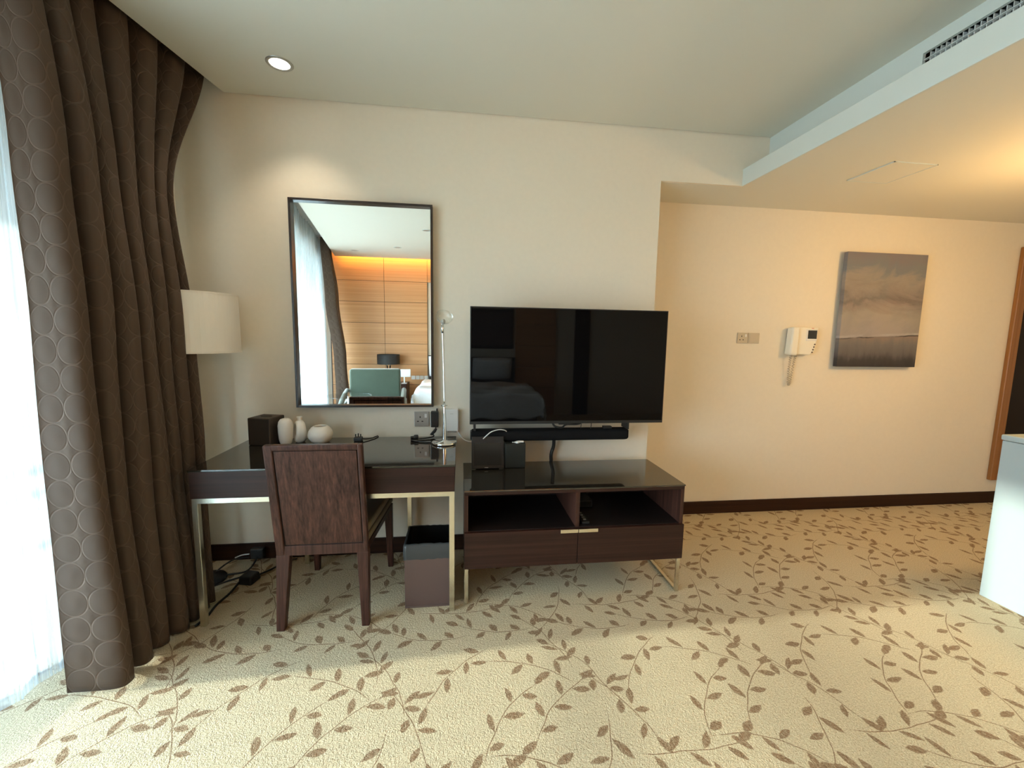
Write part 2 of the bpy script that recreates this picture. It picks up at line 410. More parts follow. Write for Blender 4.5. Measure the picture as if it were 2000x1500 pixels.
# ------------------------------------------------------------------ room shell
def shell():
    # floor
    bm = NB(); A = F(-0.05, -0.34); B = F(5.45, -0.34)
    prism(bm, [(B.x, -2.70), (5.6, -2.70), (5.6, 3.22), (1.25, 3.22), (1.25, 2.72), (A.x, 2.72)], -0.12, 0.0)
    struct(obj('floor', bm, M['carpet']), 'cream carpet woven with tan leaf sprigs')
    # main ceiling, stops short of the window (curtain pocket) and of the rear wall (cove slot)
    bm = NB(); a = F(0.008, 0); b = F(5.17, 0)
    prism(bm, [(a.x, 2.692), (b.x, -2.42), (2.04, -2.42), (2.04, 2.692)], CZ, CZ+0.05)
    struct(obj('ceiling', bm, M['ceil']), 'plain off-white main ceiling')
    bm = NB()
    prism(bm, [(1.865, -2.60), (5.6, -2.60), (5.6, 3.22), (1.27, 3.22), (1.27, 2.722), (1.865, 2.722)], SZ, 2.545)
    struct(obj('ceiling', bm, M['ceil']), 'lower dropped ceiling over the alcove')
    # roof slab closing everything above
    bm = NB(); prism(bm, [(-2.9, -2.9), (5.8, -2.9), (5.8, 3.4), (-2.9, 3.4)], 2.98, 3.10)
    struct(obj('ceiling', bm, M['concrete']), 'concrete slab above the ceiling')
    # walls
    bm = NB(); bx(bm, -1.90, 1.29, YW, 3.12, -0.1, 2.98)
    bx(bm, 1.29, 2.06, YW, YW+0.05, 2.545, 2.98); bx(bm, 1.29, 1.865, YW, YW+0.02, SZ, 2.545)
    bmesh.ops.remove_doubles(bm, verts=bm.verts, dist=1e-5)
    struct(obj('wall_back', bm, M['wall']), 'beige papered wall behind desk and television')
    struct(box('wall_alcove', M['wall'], None, 1.20, 5.6, YA, 3.24, -0.1, 2.98), 'beige alcove wall in warm lamp light')
    struct(box('wall_right', M['wall'], None, 5.45, 5.6, -2.7, 3.12, -0.1, 2.98))
    struct(box('wall_rear', M['wall'], None, -2.9, 5.6, -2.72, -2.60, -0.1, 2.98))
    # window wall: piers, sill and head round one long opening
    bm = NB(); fbox(bm, -0.25, 0.88, -0.45, -0.29, -0.1, 2.98); fbox(bm, 5.05, 5.60, -0.45, -0.29, -0.1, 2.98)
    fbox(bm, 0.88, 5.05, -0.45, -0.29, -0.1, 0.04); fbox(bm, 0.88, 5.05, -0.45, -0.29, 2.62, 2.98)
    struct(obj('wall_window', bm, M['wall']))
    # pocket side above the ceiling edge, its shade put in as near-black colour
    bm = NB(); fbox(bm, 0.01, 5.2, 0.0, 0.02, CZ+0.05, 2.98); struct(obj('trim_1', bm, M['dark_void']), 'inner side of the curtain pocket with shade painted in near-black')
    # baseboards
    struct(box('baseboard_back', M['dark_base'], None, -1.62, 1.302, YW-0.012, YW, 0, 0.104, 0.002), 'dark stained baseboard under the desk wall')
    struct(box('baseboard_alcove', M['dark_base'], None, 1.29, 5.45, YA-0.012, YA, 0, 0.104, 0.002), 'dark brown baseboard along the alcove wall')
    # bulkhead: lower fascia lip, ledge and upper fascia
    struct(box('trim_2', M['white_paint'], None, 1.853, 1.866, -2.60, 2.699, SZ-0.002, 2.548, 0.002), 'white lower lip of the ceiling bulkhead')
    bm = NB(); x0, x1 = 2.03, 2.045
    bx(bm, x0, x1, 1.769, 2.699, 2.545, CZ); bx(bm, x0, x1, -2.55, 0.60, 2.545, CZ)
    bx(bm, x0, x1, 0.60, 1.769, 2.70, CZ); bx(bm, x0, x1, 0.60, 1.769, 2.545, 2.585)
    struct(obj('trim_3', bm, M['white_paint']), 'white upper face of the ceiling bulkhead with vent slot')
shell()

def window():
    r = struct(bpy.data.objects.new('window_1', None)); COL.objects.link(r); r.location = F(2.7, -0.4, 0.04)
    r['label'] = 'long window behind the sheer curtain'
    s0, s1, z0, z1 = 0.88, 5.05, 0.04, 2.62
    n = 3; w = (s1-s0)/n
    for i in range(n+1):
        bm = NB(); fbox(bm, max(s0, s0+i*w-0.03), min(s1, s0+i*w+0.03), -0.43, -0.36, z0, z1); obj('mullion', bm, M['alu'], r)
    for z in (z0, z1-0.06):
        bm = NB(); fbox(bm, s0, s1, -0.43, -0.36, z, z+0.06); obj('window_frame', bm, M['alu'], r)
    for i in range(n):
        bm = NB(); fbox(bm, s0+i*w+0.03, s0+(i+1)*w-0.03, -0.399, -0.393, z0+0.06, z1-0.06); obj('pane', bm, M['pane'], r)
    d = bpy.data.lights.new('window_portal', 'AREA'); d.shape = 'RECTANGLE'; d.size = s1-s0; d.size_y = z1-z0; d.cycles.is_portal = True
    o = bpy.data.objects.new('window_portal', d); COL.objects.link(o)
    o.matrix_world = Matrix.Translation(F((s0+s1)/2, -0.47, (z0+z1)/2)) @ Matrix(((FE.x, 0, -FN.x, 0), (FE.y, 0, -FN.y, 0), (0, 1, 0, 0), (0, 0, 0, 1)))
window()

def balcony():
    bm = NB(); fbox(bm, -0.6, 6.0, -1.55, -0.45, -0.22, -0.04); struct(obj('floor', bm, M['concrete']), 'balcony slab outside the window')
    bm = NB(); fbox(bm, -0.6, 6.0, -1.55, -0.45, 2.98, 3.14); fbox(bm, -0.6, 6.0, -1.60, -1.42, 2.17, 2.98)
    struct(obj('trim_4', bm, M['concrete']), 'balcony roof slab with downstand beam')
    r = thing('balcony_railing', 'metal balcony railing outside the window with three horizontal bars', 'railing', F(2.7, -1.3, -0.04))
    for z, h in ((1.165, 0.028), (1.075, 0.028), (0.86, 0.028)):
        bm = NB(); fbox(bm, -0.5, 5.9, -1.33, -1.29, z-h/2, z+h/2); obj('rail', bm, M['alu'], r)
    for i in range(5):
        s = 0.9+i*1.25
        bm = NB(); fbox(bm, s-0.02, s+0.02, -1.33, -1.29, -0.04, 1.15); obj('post', bm, M['alu'], r)
balcony()

# ------------------------------------------------------------------ curtains
def interp(tab, z):
    if z <= tab[0][0]: return tab[0][1]
    for (a, va), (b, vb) in zip(tab, tab[1:]):
        if z <= b:
            t = (z-a)/(b-a); t = t*t*(3-2*t); return va+(vb-va)*t
    return tab[-1][1]
def drape(name, lead, trail, label, group, npl, phase0, warp, seed, z0=0.012, z1=2.93,
          nc=((0, 0.050), (0.8, 0.012), (1.4, 0.0), (2.07, -0.020), (2.93, -0.085)), am=((0, 0.085), (0.8, 0.068), (1.4, 0.062), (2.07, 0.056), (2.93, 0.042))):
    rnd = random.Random(seed); NU, NZ = 480, 90
    jit = [rnd.uniform(-1, 1) for _ in range(int(npl)+4)]; ph = [rnd.uniform(0, 6.28) for _ in range(int(npl)+4)]
    def row(z):
        sl, st = interp(lead, z), interp(trail, z); st0 = interp(trail, 1.0); c = interp(nc, z); a = interp(am, z); out = []
        for i in range(NU+1):
            u = i/NU; uw = u**warp
            p = uw*npl; k = int(p); f = p-k
            th = 2*math.pi*p+phase0+0.25*math.sin(z*1.1+2.0*u)*u+0.10*math.sin(1.7*z+7*u)*min(1, 4*(1-u))
            aa = a*(1+0.22*((1-f)*jit[k]+f*jit[k+1])+0.08*math.sin(z*1.9+ph[k]))*(1+0.45*max(0, 1-p))
            s = sl+(st0-sl)*u+(st-st0)*u**3-0.19*(st0-sl)/npl*(math.cos(th)-math.cos(phase0)*(1-u))
            n = c+aa*(math.sin(th)+0.10*math.sin(3*th))+0.008*math.sin(2.3*z+11*u)
            out.append(F(s, n, z))
        return out
    ref = row(1.2); acc = [0.0]
    for p, q in zip(ref, ref[1:]): acc.append(acc[-1]+(q-p).length)
    bm = NB(); uvl = bm.loops.layers.uv.new('UVMap'); rows = []
    zs = [z0+(z1-z0)*j/NZ for j in range(NZ+1)]
    for z in zs: rows.append([bm.verts.new(p) for p in row(z)])
    for j in range(NZ):
        for i in range(NU):
            f = bm.faces.new((rows[j][i], rows[j][i+1], rows[j+1][i+1], rows[j+1][i]))
            for lp, (ii, jj) in zip(f.loops, ((i, j), (i+1, j), (i+1, j+1), (i, j+1))): lp[uvl].uv = (acc[ii], zs[jj])
    me = bpy.data.meshes.new(name); bm.to_mesh(me); bm.free(); me.materials.append(M['drape'])
    for p in me.polygons: p.use_smooth = True
    o = bpy.data.objects.new(name, me); COL.objects.link(o)
    sm = o.modifiers.new('thick', 'SOLIDIFY'); sm.thickness = 0.004
    tag(o, label, 'curtain', group); return o
drape('window_drape', ((0, 1.03), (0.8, 1.01), (1.7, 0.985), (2.93, 0.98)),
      ((0, 0.44), (0.9, 0.385), (1.5, 0.39), (2.05, 0.42), (2.93, 0.04)),
      'tall quilted taupe drape hanging beside the desk', 'taupe window drapes', 6.35, -1.1, 1.15, 3)
drape('window_drape', ((0, 4.40), (1.0, 4.48), (2.93, 4.55)), ((0, 4.98), (0.8, 5.03), (2.0, 5.10), (2.93, 5.13)),
      'taupe drape at the bed end of the window, seen in the mirror', 'taupe window drapes', 5.3, -1.1, 1.0, 5,
      nc=((0, 0.14), (1.0, 0.10), (2.0, 0.0), (2.93, -0.085)))

def sheer():
    NU = 1400; NZ = 10; z0, z1 = 0.015, 2.93; rnd = random.Random(4)
    bm = NB(); uvl = bm.loops.layers.uv.new('UVMap'); rows = []; s0, s1 = 0.30, 5.12
    zs = [z0+(z1-z0)*j/NZ for j in range(NZ+1)]; us = []
    for z in zs:
        r = []
        for i in range(NU+1):
            u = i/NU; s = s0+(s1-s0)*u
            th = 2*math.pi*s/0.115+1.3*math.sin(s*3.1)+0.8*math.sin(s*7.7+1)+0.12*math.sin(z*1.1+s*5)
            a = 0.030+0.014*math.sin(s*5.3)+0.006*math.sin(s*11.0)
            r.append(bm.verts.new(F(s+0.016*math.sin(2*th), -0.195+a*math.sin(th), z)))
        rows.append(r)
    for j in range(NZ):
        for i in range(NU):
            f = bm.faces.new((rows[j][i], rows[j][i+1], rows[j+1][i+1], rows[j+1][i]))
            for lp, (ii, jj) in zip(f.loops, ((i, j), (i+1, j), (i+1, j+1), (i, j+1))): lp[uvl].uv = (ii*0.006, zs[jj])
    o = obj('sheer_curtain', bm, M['sheer'], smooth=True); tag(o, 'white sheer curtain glowing in front of the window', 'curtain')
sheer()

# ------------------------------------------------------------------ ceiling fittings
def downlight(x, y, z, label, lit, power=0.0, group='ceiling downlights', spot=80):
    r = thing('ceiling_downlight', label, 'downlight', (x, y, z), group=group)
    bm = NB(); lathe(bm, [(0.046, 0.001), (0.048, -0.004), (0.058, -0.005), (0.063, -0.001), (0.063, 0.002)], 40, (x, y, z)); obj('trim_ring', bm, M['white_paint'] if not lit else M['plate'], r, smooth=True)
    bm = NB(); lathe(bm, [(0, -0.0025), (0.03, -0.0022), (0.047, -0.001)], 32, (x, y, z)); obj('lens', bm, M['lens'] if lit else M['plate'], r, smooth=True)
    if power:
        l = add_light('downlight_beam', 'SPOT', (x, y, z-0.02), power, (1.0, 0.86, 0.66), r, spot_size=math.radians(spot), spot_blend=0.85, shadow_soft_size=0.03)
downlight(-0.891, 2.378, CZ, 'lit round ceiling downlight above the wall mirror', True, 9.5, spot=104)
downlight(-1.68, -1.85, CZ, 'unlit ceiling downlight by the panelled wall, nearer the window, in the mirror', False)
downlight(-0.95, -1.47, CZ, 'unlit ceiling downlight by the panelled wall, nearer the bed, in the mirror', False)
downlight(-0.42, -0.31, CZ, 'pale ceiling downlight at the right edge of the mirror', False)

def vent():
    r = thing('air_vent', 'white egg-crate air vent slot in the ceiling bulkhead', 'vent', (2.03, 1.2, 2.585))
    box('duct', M['dark_void'], r, 2.09, 2.10, 0.60, 1.769, 2.55, 2.74)
    for z in (2.605, 2.628, 2.651, 2.674): box('blade', M['grille_bar'], r, 2.036, 2.050, 0.60, 1.769, z-0.0011, z+0.0011)
    me = None
    for i in range(57):
        y = 1.769-0.02*(i+1)
        if me is None:
            o = box('crossbar', M['grille_bar'], r, 2.044, 2.064, y-0.0012, y+0.0012, 2.586, 2.698); me = o.data; y00 = y
        else:
            o = bpy.data.objects.new('crossbar', me); COL.objects.link(o); o.parent = r; o.location = (0, y-y00, 0)
vent()
def access_panel():
    r = thing('ceiling_access_panel', 'square flush access panel in the lower ceiling', 'access panel', (2.565, 2.348, SZ))
    x0, x1, y0, y1 = 2.424, 2.706, 2.198, 2.496
    box('panel', M['ceil'], r, x0+0.006, x1-0.006, y0+0.006, y1-0.006, SZ-0.003, SZ)
    for a in ((x0, x1, y0, y0+0.005), (x0, x1, y1-0.005, y1), (x0, x0+0.005, y0, y1), (x1-0.005, x1, y0, y1)):
        box('panel_edge', M['white_paint'], r, *a, SZ-0.005, SZ)
access_panel()

# ------------------------------------------------------------------ desk
def desk():
    X0, X1, Y0, Y1 = -1.250, -0.020, 2.044, 2.645
    r = thing('writing_desk', 'dark wood writing desk with glass top and steel legs', 'desk', ((X0+X1)/2, (Y0+Y1)/2, 0))
    box('glass_top', M['top_glass'], r, X0, X1, Y0, Y1, 0.781, 0.789, 0.0015)
    box('apron', M['wenge_h'], r, X0+0.003, X1-0.003, Y0+0.006, Y1, 0.648, 0.779, 0.002)
    box('glass_edge_strip', M['glass_edge'], r, X0+0.002, X1-0.002, Y0+0.003, Y1-0.003, 0.779, 0.781)
    for y in (Y0+0.012, Y1-0.05): box('frame_rail', M['chrome'], r, X0+0.004, X1-0.004, y, y+0.026, 0.622, 0.647, 0.001)
    for x in (X0+0.004, X1-0.030): box('frame_rail', M['chrome'], r, x, x+0.026, Y0+0.04, Y1-0.05, 0.622, 0.647, 0.001)
    for x, y in ((X0+0.004, Y0+0.012), (X1-0.030, Y0+0.012), (-0.95, Y1-0.048), (-0.325, Y1-0.048)): box('leg', M['chrome'], r, x, x+0.026, y, y+0.026, 0.0, 0.624, 0.001)
desk()

def desk_chair():
    r = thing('desk_chair', 'dark wood desk chair seen from behind with olive seat', 'chair', (-0.65, 2.26, 0))
    xl, xr = -0.862, -0.438
    # reclined back built as sheared boxes: y depends on z
    def Y(z): return 2.018-0.085*max(0, z-0.42)/0.51
    def slab(name, m, x0, x1, z0, z1, d0, d1, bevel=0.004):
        bm = NB(); a, b = Y(z0), Y(z1)
        hexa(bm, [(x0, a+d0, z0), (x1, a+d0, z0), (x1, a+d1, z0), (x0, a+d1, z0), (x0, b+d0, z1), (x1, b+d0, z1), (x1, b+d1, z1), (x0, b+d1, z1)])
        return obj(name, bm, m, r, bevel)
    slab('back_stile', M['wenge_v'], xl, xl+0.040, 0.372, 0.932, -0.016, 0.020, 0.006)
    slab('back_stile', M['wenge_v'], xr-0.022, xr, 0.372, 0.932, -0.016, 0.020, 0.006)
    slab('top_rail', M['wenge_v'], xl+0.034, xr-0.018, 0.905, 0.9325, -0.016, 0.020, 0.006)
    slab('bottom_rail', M['wenge_v'], xl+0.034, xr-0.018, 0.372, 0.422, -0.016, 0.020, 0.003)
    slab('back_panel', M['wenge_v'], xl+0.045, xr-0.026, 0.4265, 0.9035, -0.0145, 0.016, 0.002)
    slab('back_core', M['groove'], xl+0.030, xr-0.018, 0.40, 0.915, -0.008, 0.012, 0.0)
    # rear legs, tapering
    for x0, x1, a, b in ((xl, xl+0.062, xl-0.008, xl+0.030), (xr-0.055, xr, xr-0.036, xr+0.000)):
        bm = NB(); zt = 0.376
        hexa(bm, [(a, 1.984, 0), (b, 1.984, 0), (b, 2.020, 0), (a, 2.020, 0), (x0, 2.002, zt), (x1, 2.002, zt), (x1, 2.045, zt), (x0, 2.045, zt)])
        obj('rear_leg', bm, M['wenge_v'], r, 0.003)
    for x in (-0.868, -0.405):
        s = 1 if x < -0.6 else -1
        bm = NB(); x1 = x+s*0.030; x2 = x+s*0.046
        a, b = sorted((x, x1)); c, d = sorted((x, x2))
        hexa(bm, [(a, 2.515, 0), (b, 2.515, 0), (b, 2.545, 0), (a, 2.545, 0), (c, 2.495, 0.40), (d, 2.495, 0.40), (d, 2.545, 0.40), (c, 2.545, 0.40)])
        obj('front_leg', bm, M['wenge_v'], r, 0.003)
    for x0, x1 in ((xl+0.004, -0.866), (xr-0.004, -0.407)):
        s = 1 if x0 < -0.6 else -1
        bm = NB(); w = 0.022*s; p = [(x0, 2.04), (x0+w, 2.04), (x1+w, 2.50), (x1, 2.50)]
        prism(bm, p if s < 0 else p, 0.375, 0.408); obj('side_rail', bm, M['wenge_h'], r, 0.002)
    box('front_rail', M['wenge_h'], r, -0.83, -0.44, 2.50, 2.525, 0.345, 0.41, 0.002)
    # cushion: slightly wider in front
    for nm, z0, z1, g, m_ in (('seat_base', 0.408, 0.445, 0.0, M['seat']), ('seat_cushion', 0.449, 0.490, 0.003, M['seat'])):
        bm = NB(); prism(bm, [(xl+0.006+g, 2.042), (xr-0.006-g, 2.042), (-0.404-g, 2.548-g), (-0.869+g, 2.548-g)], z0, z1)
        obj(nm, bm, m_, r, 0.010, bseg=3)
    bm = NB(); prism(bm, [(xl+0.012, 2.044), (xr-0.012, 2.044), (-0.411, 2.54), (-0.862, 2.54)], 0.440, 0.455); obj('seat_piping', bm, M['groove'], r)
desk_chair()

def waste_bin():
    r = thing('waste_bin', 'brown leather waste bin lined with a black bag under the desk', 'bin', (-0.162, 2.20, 0))
    x0, x1, y0, y1 = -0.281, -0.043, 2.100, 2.320; h = 0.345; t = 0.006
    bm = NB(); 
    bx(bm, x0, x1, y0, y1, 0.0, 0.012); bx(bm, x0, x1, y0, y0+t, 0.012, h); bx(bm, x0, x1, y1-t, y1, 0.012, h)
    bx(bm, x0, x0+t, y0+t, y1-t, 0.012, h); bx(bm, x1-t, x1, y0+t, y1-t, 0.012, h)
    obj('bin_body', bm, M['bin'], r, 0.003)
    # turned-down bag rim with small wrinkles and the bag inside
    rnd = random.Random(3)
    def ring(d, z, wob):
        pts = []; n = 14
        cs = ((x0-d, y0-d), (x1+d, y0-d), (x1+d, y1+d), (x0-d, y1+d))
        for c in range(4):
            a, b = cs[c], cs[(c+1) % 4]
            for i in range(n):
                f = i/n; pts.append((a[0]+(b[0]-a[0])*f, a[1]+(b[1]-a[1])*f, z+wob*rnd.uniform(-1, 1)))
        return pts
    def loft(rings):
        bm = NB(); R = [[bm.verts.new(p) for p in q] for q in rings]
        for a, b in zip(R, R[1:]):
            for i in range(len(a)): bm.faces.new((a[i], a[(i+1) % len(a)], b[(i+1) % len(a)], b[i]))
        return bm
    o = obj('bag_rim', loft([ring(0.003, 0.270, 0.003), ring(0.006, 0.30, 0.003), ring(0.005, h-0.004, 0.004), ring(0.002, h+0.006, 0.002), ring(-0.008, h+0.007, 0.002)]), M['bag'], r, smooth=True)
    obj('bag_lining', loft([ring(-0.008, h+0.006, 0.001), ring(-0.010, h-0.06, 0.006), ring(-0.02, 0.12, 0.006), ring(-0.06, 0.05, 0.004), ring(-0.105, 0.048, 0.0)]), M['bag_in'], r, smooth=True)
waste_bin()

# ------------------------------------------------------------------ television stand, television and bits
def tv_stand():
    X0, X1, Y0, Y1 = 0.026, 1.240, 2.100, 2.585
    r = thing('tv_stand', 'low dark wood television stand with two drawers and open shelves', 'tv stand', ((X0+X1)/2, (Y0+Y1)/2, 0))
    box('glass_top', M['top_glass'], r, X0-0.002, X1+0.002, Y0-0.002, Y1, 0.622, 0.630, 0.0012)
    box('top_board', M['wenge_h'], r, X0, X1, Y0+0.004, Y1, 0.602, 0.622, 0.001)
    box('side_panel', M['wenge_v'], r, X0, X0+0.020, Y0+0.004, Y1, 0.205, 0.602, 0.001)
    box('side_panel', M['wenge_v'], r, X1-0.020, X1, Y0+0.004, Y1, 0.205, 0.602, 0.001)
    box('divider', M['wenge_v'], r, 0.624, 0.646, Y0+0.008, Y1-0.02, 0.408, 0.602, 0.001)
    box('shelf', M['wenge_dark'], r, X0+0.02, X1-0.02, Y0+0.010, Y1-0.01, 0.395, 0.408)
    box('bottom_board', M['wenge_h'], r, X0+0.02, X1-0.02, Y0+0.012, Y1-0.01, 0.205, 0.222)
    bm = NB(); bx(bm, X0+0.02, 0.80, Y1-0.012, Y1, 0.222, 0.602); bx(bm, 0.80, 0.985, Y1-0.012, Y1, 0.222, 0.555); bx(bm, 0.985, X1-0.02, Y1-0.012, Y1, 0.222, 0.602)
    obj('back_panel', bm, M['wenge_dark'], r)
    for a, b, hx0, hx1 in ((X0, 0.6345, 0.538, 0.6345), (0.6375, X1+0.002, 0.6375, 0.745)):
        d = box('drawer', M['wenge_h'], r, a, b, Y0-0.010, Y0+0.010, 0.205, 0.404, 0.0015)
        box('handle', M['chrome'], d, hx0, hx1, Y0-0.018, Y0-0.009, 0.386, 0.4055, 0.001)
    for x in (X0+0.002, X1-0.022):
        box('leg', M['chrome'], r, x, x+0.020, Y0+0.002, Y0+0.016, 0.0, 0.205, 0.001)
        box('leg', M['chrome'], r, x, x+0.020, Y1-0.03, Y1-0.016, 0.0, 0.205, 0.001)
        box('floor_runner', M['chrome'], r, x, x+0.020, Y0+0.016, Y1-0.03, 0.0, 0.014, 0.001)
tv_stand()

def tv():
    r = thing('television', 'large black flat television mounted above the stand', 'television', (0.66, 2.47, 0.9))
    x0, x1, y, zb, zt = 0.060, 1.264, 2.450, 0.905, 1.597
    box('bezel', M['tv_edge'], r, x0, x1, y, y+0.022, zb, zt, 0.002)
    box('screen', M['screen'], r, x0+0.006, x1-0.006, y-0.0015, y, zb+0.018, zt-0.006)
    box('rear_housing', M['black'], r, x0+0.12, x1-0.12, y+0.022, y+0.06, zb+0.03, zt-0.16, 0.015)
    box('wall_mount', M['black'], r, 0.50, 0.82, y+0.06, YW, 1.10, 1.40, 0.003)
    box('logo_tab', M['tv_edge'], r, 0.60, 0.68, y-0.001, y+0.015, zb-0.006, zb, 0.001)
    # soundbar hangers hang from the set
    for x in (0.085, 1.045): box('soundbar_hanger', M['black'], r, x, x+0.012, y+0.022, y+0.12, 0.86, 0.93, 0.001)
    bm = NB(); tube(bm, [(0.56, y+0.05, 0.93), (0.58, y+0.03, 0.885), (0.63, y+0.04, 0.872), (0.66, y+0.05, 0.888), (0.74, y+0.04, 0.895), (0.78, y+0.05, 0.93)], 0.006); obj('cable', bm, M['black'], r, smooth=True)
    for x in (0.755, 0.82):
        bm = NB(); tube(bm, [(x, y+0.05, 0.93), (x+0.002, y+0.055, 0.885), (x, y+0.06, 0.860)], 0.0025); obj('cable', bm, M['black'], r, smooth=True)
    box('sensor_block', M['black'], r, 0.905, 0.960, y+0.06, y+0.09, 0.857, 0.872, 0.002)
    bm = NB(); tube(bm, [(0.612, 2.63, 0.80), (0.618, 2.645, 0.72), (0.604, 2.65, 0.66), (0.606, 2.655, 0.60), (0.61, 2.655, 0.45)], 0.012); obj('cable_bundle', bm, M['black'], r, smooth=True)
tv()
def soundbar():
    r = thing('soundbar', 'long black soundbar below the television', 'soundbar', (0.57, 2.55, 0.785))
    bm = NB(); pr = []
    zc, hz, yc, hy = 0.820, 0.037, 2.540, 0.040
    n = 28; rings = []
    xs = [(0.073, 0.80), (0.080, 0.95), (0.092, 1.0), (1.050, 1.0), (1.064, 0.95), (1.071, 0.80)]
    for x, k in xs:
        ring = []
        for i in range(n):
            a = 2*math.pi*i/n; c, s = math.cos(a), math.sin(a)
            ring.append(bm.verts.new((x, yc+hy*k*math.copysign(abs(c)**0.55, c), zc+hz*k*math.copysign(abs(s)**0.55, s))))
        rings.append(ring)
    for a, b in zip(rings, rings[1:]):
        for i in range(n): bm.faces.new((a[i], a[(i+1) % n], b[(i+1) % n], b[i]))
    bm.faces.new(rings[0]); bm.faces.new(rings[-1])
    obj('bar_body', bm, M['black_soft'], r, smooth=True)
    for x in (0.066, 1.066): box('end_cap', M['black'], r, x, x+0.008, 2.512, 2.568, 0.795, 0.846, 0.003)
soundbar()
def tablet():
    r = thing('room_tablet', 'small black tablet leaning at the left end of the television stand', 'tablet', (0.172, 2.46, 0.630))
    def sl(name, m, x0, x1, a0, a1, d0, d1, bevel=0.0):
        # a = distance up the leaning face, lean 14 degrees
        c, s = math.cos(0.24), math.sin(0.24); P = lambda x, a, d: (x, 2.44+a*s+d*c, 0.633+a*c-d*s)
        bm = NB(); hexa(bm, [P(x0, a0, d0), P(x1, a0, d0), P(x1, a0, d1), P(x0, a0, d1), P(x0, a1, d0), P(x1, a1, d0), P(x1, a1, d1), P(x0, a1, d1)])
        return obj(name, bm, m, r, bevel)
    sl('tablet_body', M['black'], 0.073, 0.268, 0.003, 0.195, 0.0, 0.012, 0.003)
    sl('tablet_screen', M['tab_screen'], 0.087, 0.252, 0.022, 0.155, -0.0008, 0.001)
    sl('tablet_mark', M['white_pl'], 0.150, 0.172, 0.0085, 0.0105, -0.001, 0.001)
    bm = NB(); hexa(bm, [(0.10, 2.46, 0.6305), (0.24, 2.46, 0.6305), (0.24, 2.55, 0.6305), (0.10, 2.55, 0.6305), (0.10, 2.475, 0.70), (0.24, 2.475, 0.70), (0.24, 2.49, 0.70), (0.10, 2.49, 0.70)]); obj('tablet_stand', bm, M['black'], r, 0.002)
tablet()
def media_box():
    r = thing('media_box', 'upright matte black box beside the tablet on the television stand', 'media box', (0.337, 2.50, 0.630))
    box('case', mat('matte_black_box', (0.012, 0.014, 0.012), 0.6), r, 0.276, 0.400, 2.456, 2.548, 0.6305, 0.782, 0.004)
    bm = NB(); tube(bm, [(0.402, 2.55, 0.76), (0.418, 2.60, 0.70), (0.425, 2.66, 0.63), (0.42, 2.66, 0.5)], 0.002); obj('cable', bm, M['bin'], r, smooth=True)
media_box()
def connector():
    r = thing('white_cable_clip', 'small white cable connector lying on the black box', 'connector', (0.355, 2.47, 0.783))
    bm = NB(); lathe(bm, [(0, 0), (0.010, 0.0), (0.012, 0.006), (0.008, 0.013), (0, 0.014)], 14, (0.350, 2.468, 0.7825)); obj('connector_body', bm, M['white_pl'], r, smooth=True)
    bm = NB(); tube(bm, [(0.318, 2.463, 0.790), (0.335, 2.466, 0.789), (0.350, 2.468, 0.790), (0.368, 2.468, 0.792), (0.390, 2.470, 0.791)], [0.0025, 0.006, 0.008, 0.007, 0.0035]); obj('wing', bm, M['white_pl'], r, smooth=True)
connector()
def white_cord():
    bm = NB(); tube(bm, [(0.142, 2.470, 0.812), (0.160, 2.462, 0.832), (0.190, 2.462, 0.856), (0.235, 2.472, 0.867), (0.270, 2.480, 0.862), (0.285, 2.486, 0.852)], 0.0032)
    o = obj('charging_cable', bm, M['white_pl'], smooth=True); tag(o, 'short white cord curling over the left end of the soundbar', 'cord')
white_cord()
def remote():
    r = thing('set_top_remote', 'small black remote lying in the right shelf of the television stand', 'remote', (0.70, 2.20, 0.408))
    box('remote_body', M['black'], r, 0.668, 0.712, 2.13, 2.28, 0.4085, 0.425, 0.004)
    for i in range(4): box('button', M['plate'], r, 0.682, 0.698, 2.15+i*0.03, 2.165+i*0.03, 0.4245, 0.4275, 0.001)
    r2_ = thing('set_top_box', 'black set-top box at the back of the right shelf', 'set-top box', (0.74, 2.42, 0.408))
    box('case', M['black'], r2_, 0.66, 0.80, 2.36, 2.50, 0.4085, 0.45, 0.003)
    box('front_panel', M['tab_screen'], r2_, 0.668, 0.792, 2.3585, 2.36, 0.415, 0.443)
remote()

# ------------------------------------------------------------------ wall mirror
def wall_mirror():
    x0, x1, z0, z1 = -0.981, -0.163, 0.978, 2.200; yf = 2.645; w = 0.013
    r = thing('wall_mirror', 'tall rectangular wall mirror in a thin dark frame above the desk', 'mirror', ((x0+x1)/2, YW, z0))
    box('frame_side', M['frame_dk'], r, x0, x0+w, yf, YW, z0, z1, 0.001); box('frame_side', M['frame_dk'], r, x1-w, x1, yf, YW, z0, z1, 0.001)
    box('frame_top', M['frame_dk'], r, x0+w, x1-w, yf, YW, z1-w, z1, 0.001); box('frame_bottom', M['frame_dk'], r, x0+w, x1-w, yf, YW, z0, z0+w, 0.001)
    box('mirror_glass', M['mirror'], r, x0+w, x1-w, 2.672, 2.690, z0+w, z1-w)
wall_mirror()

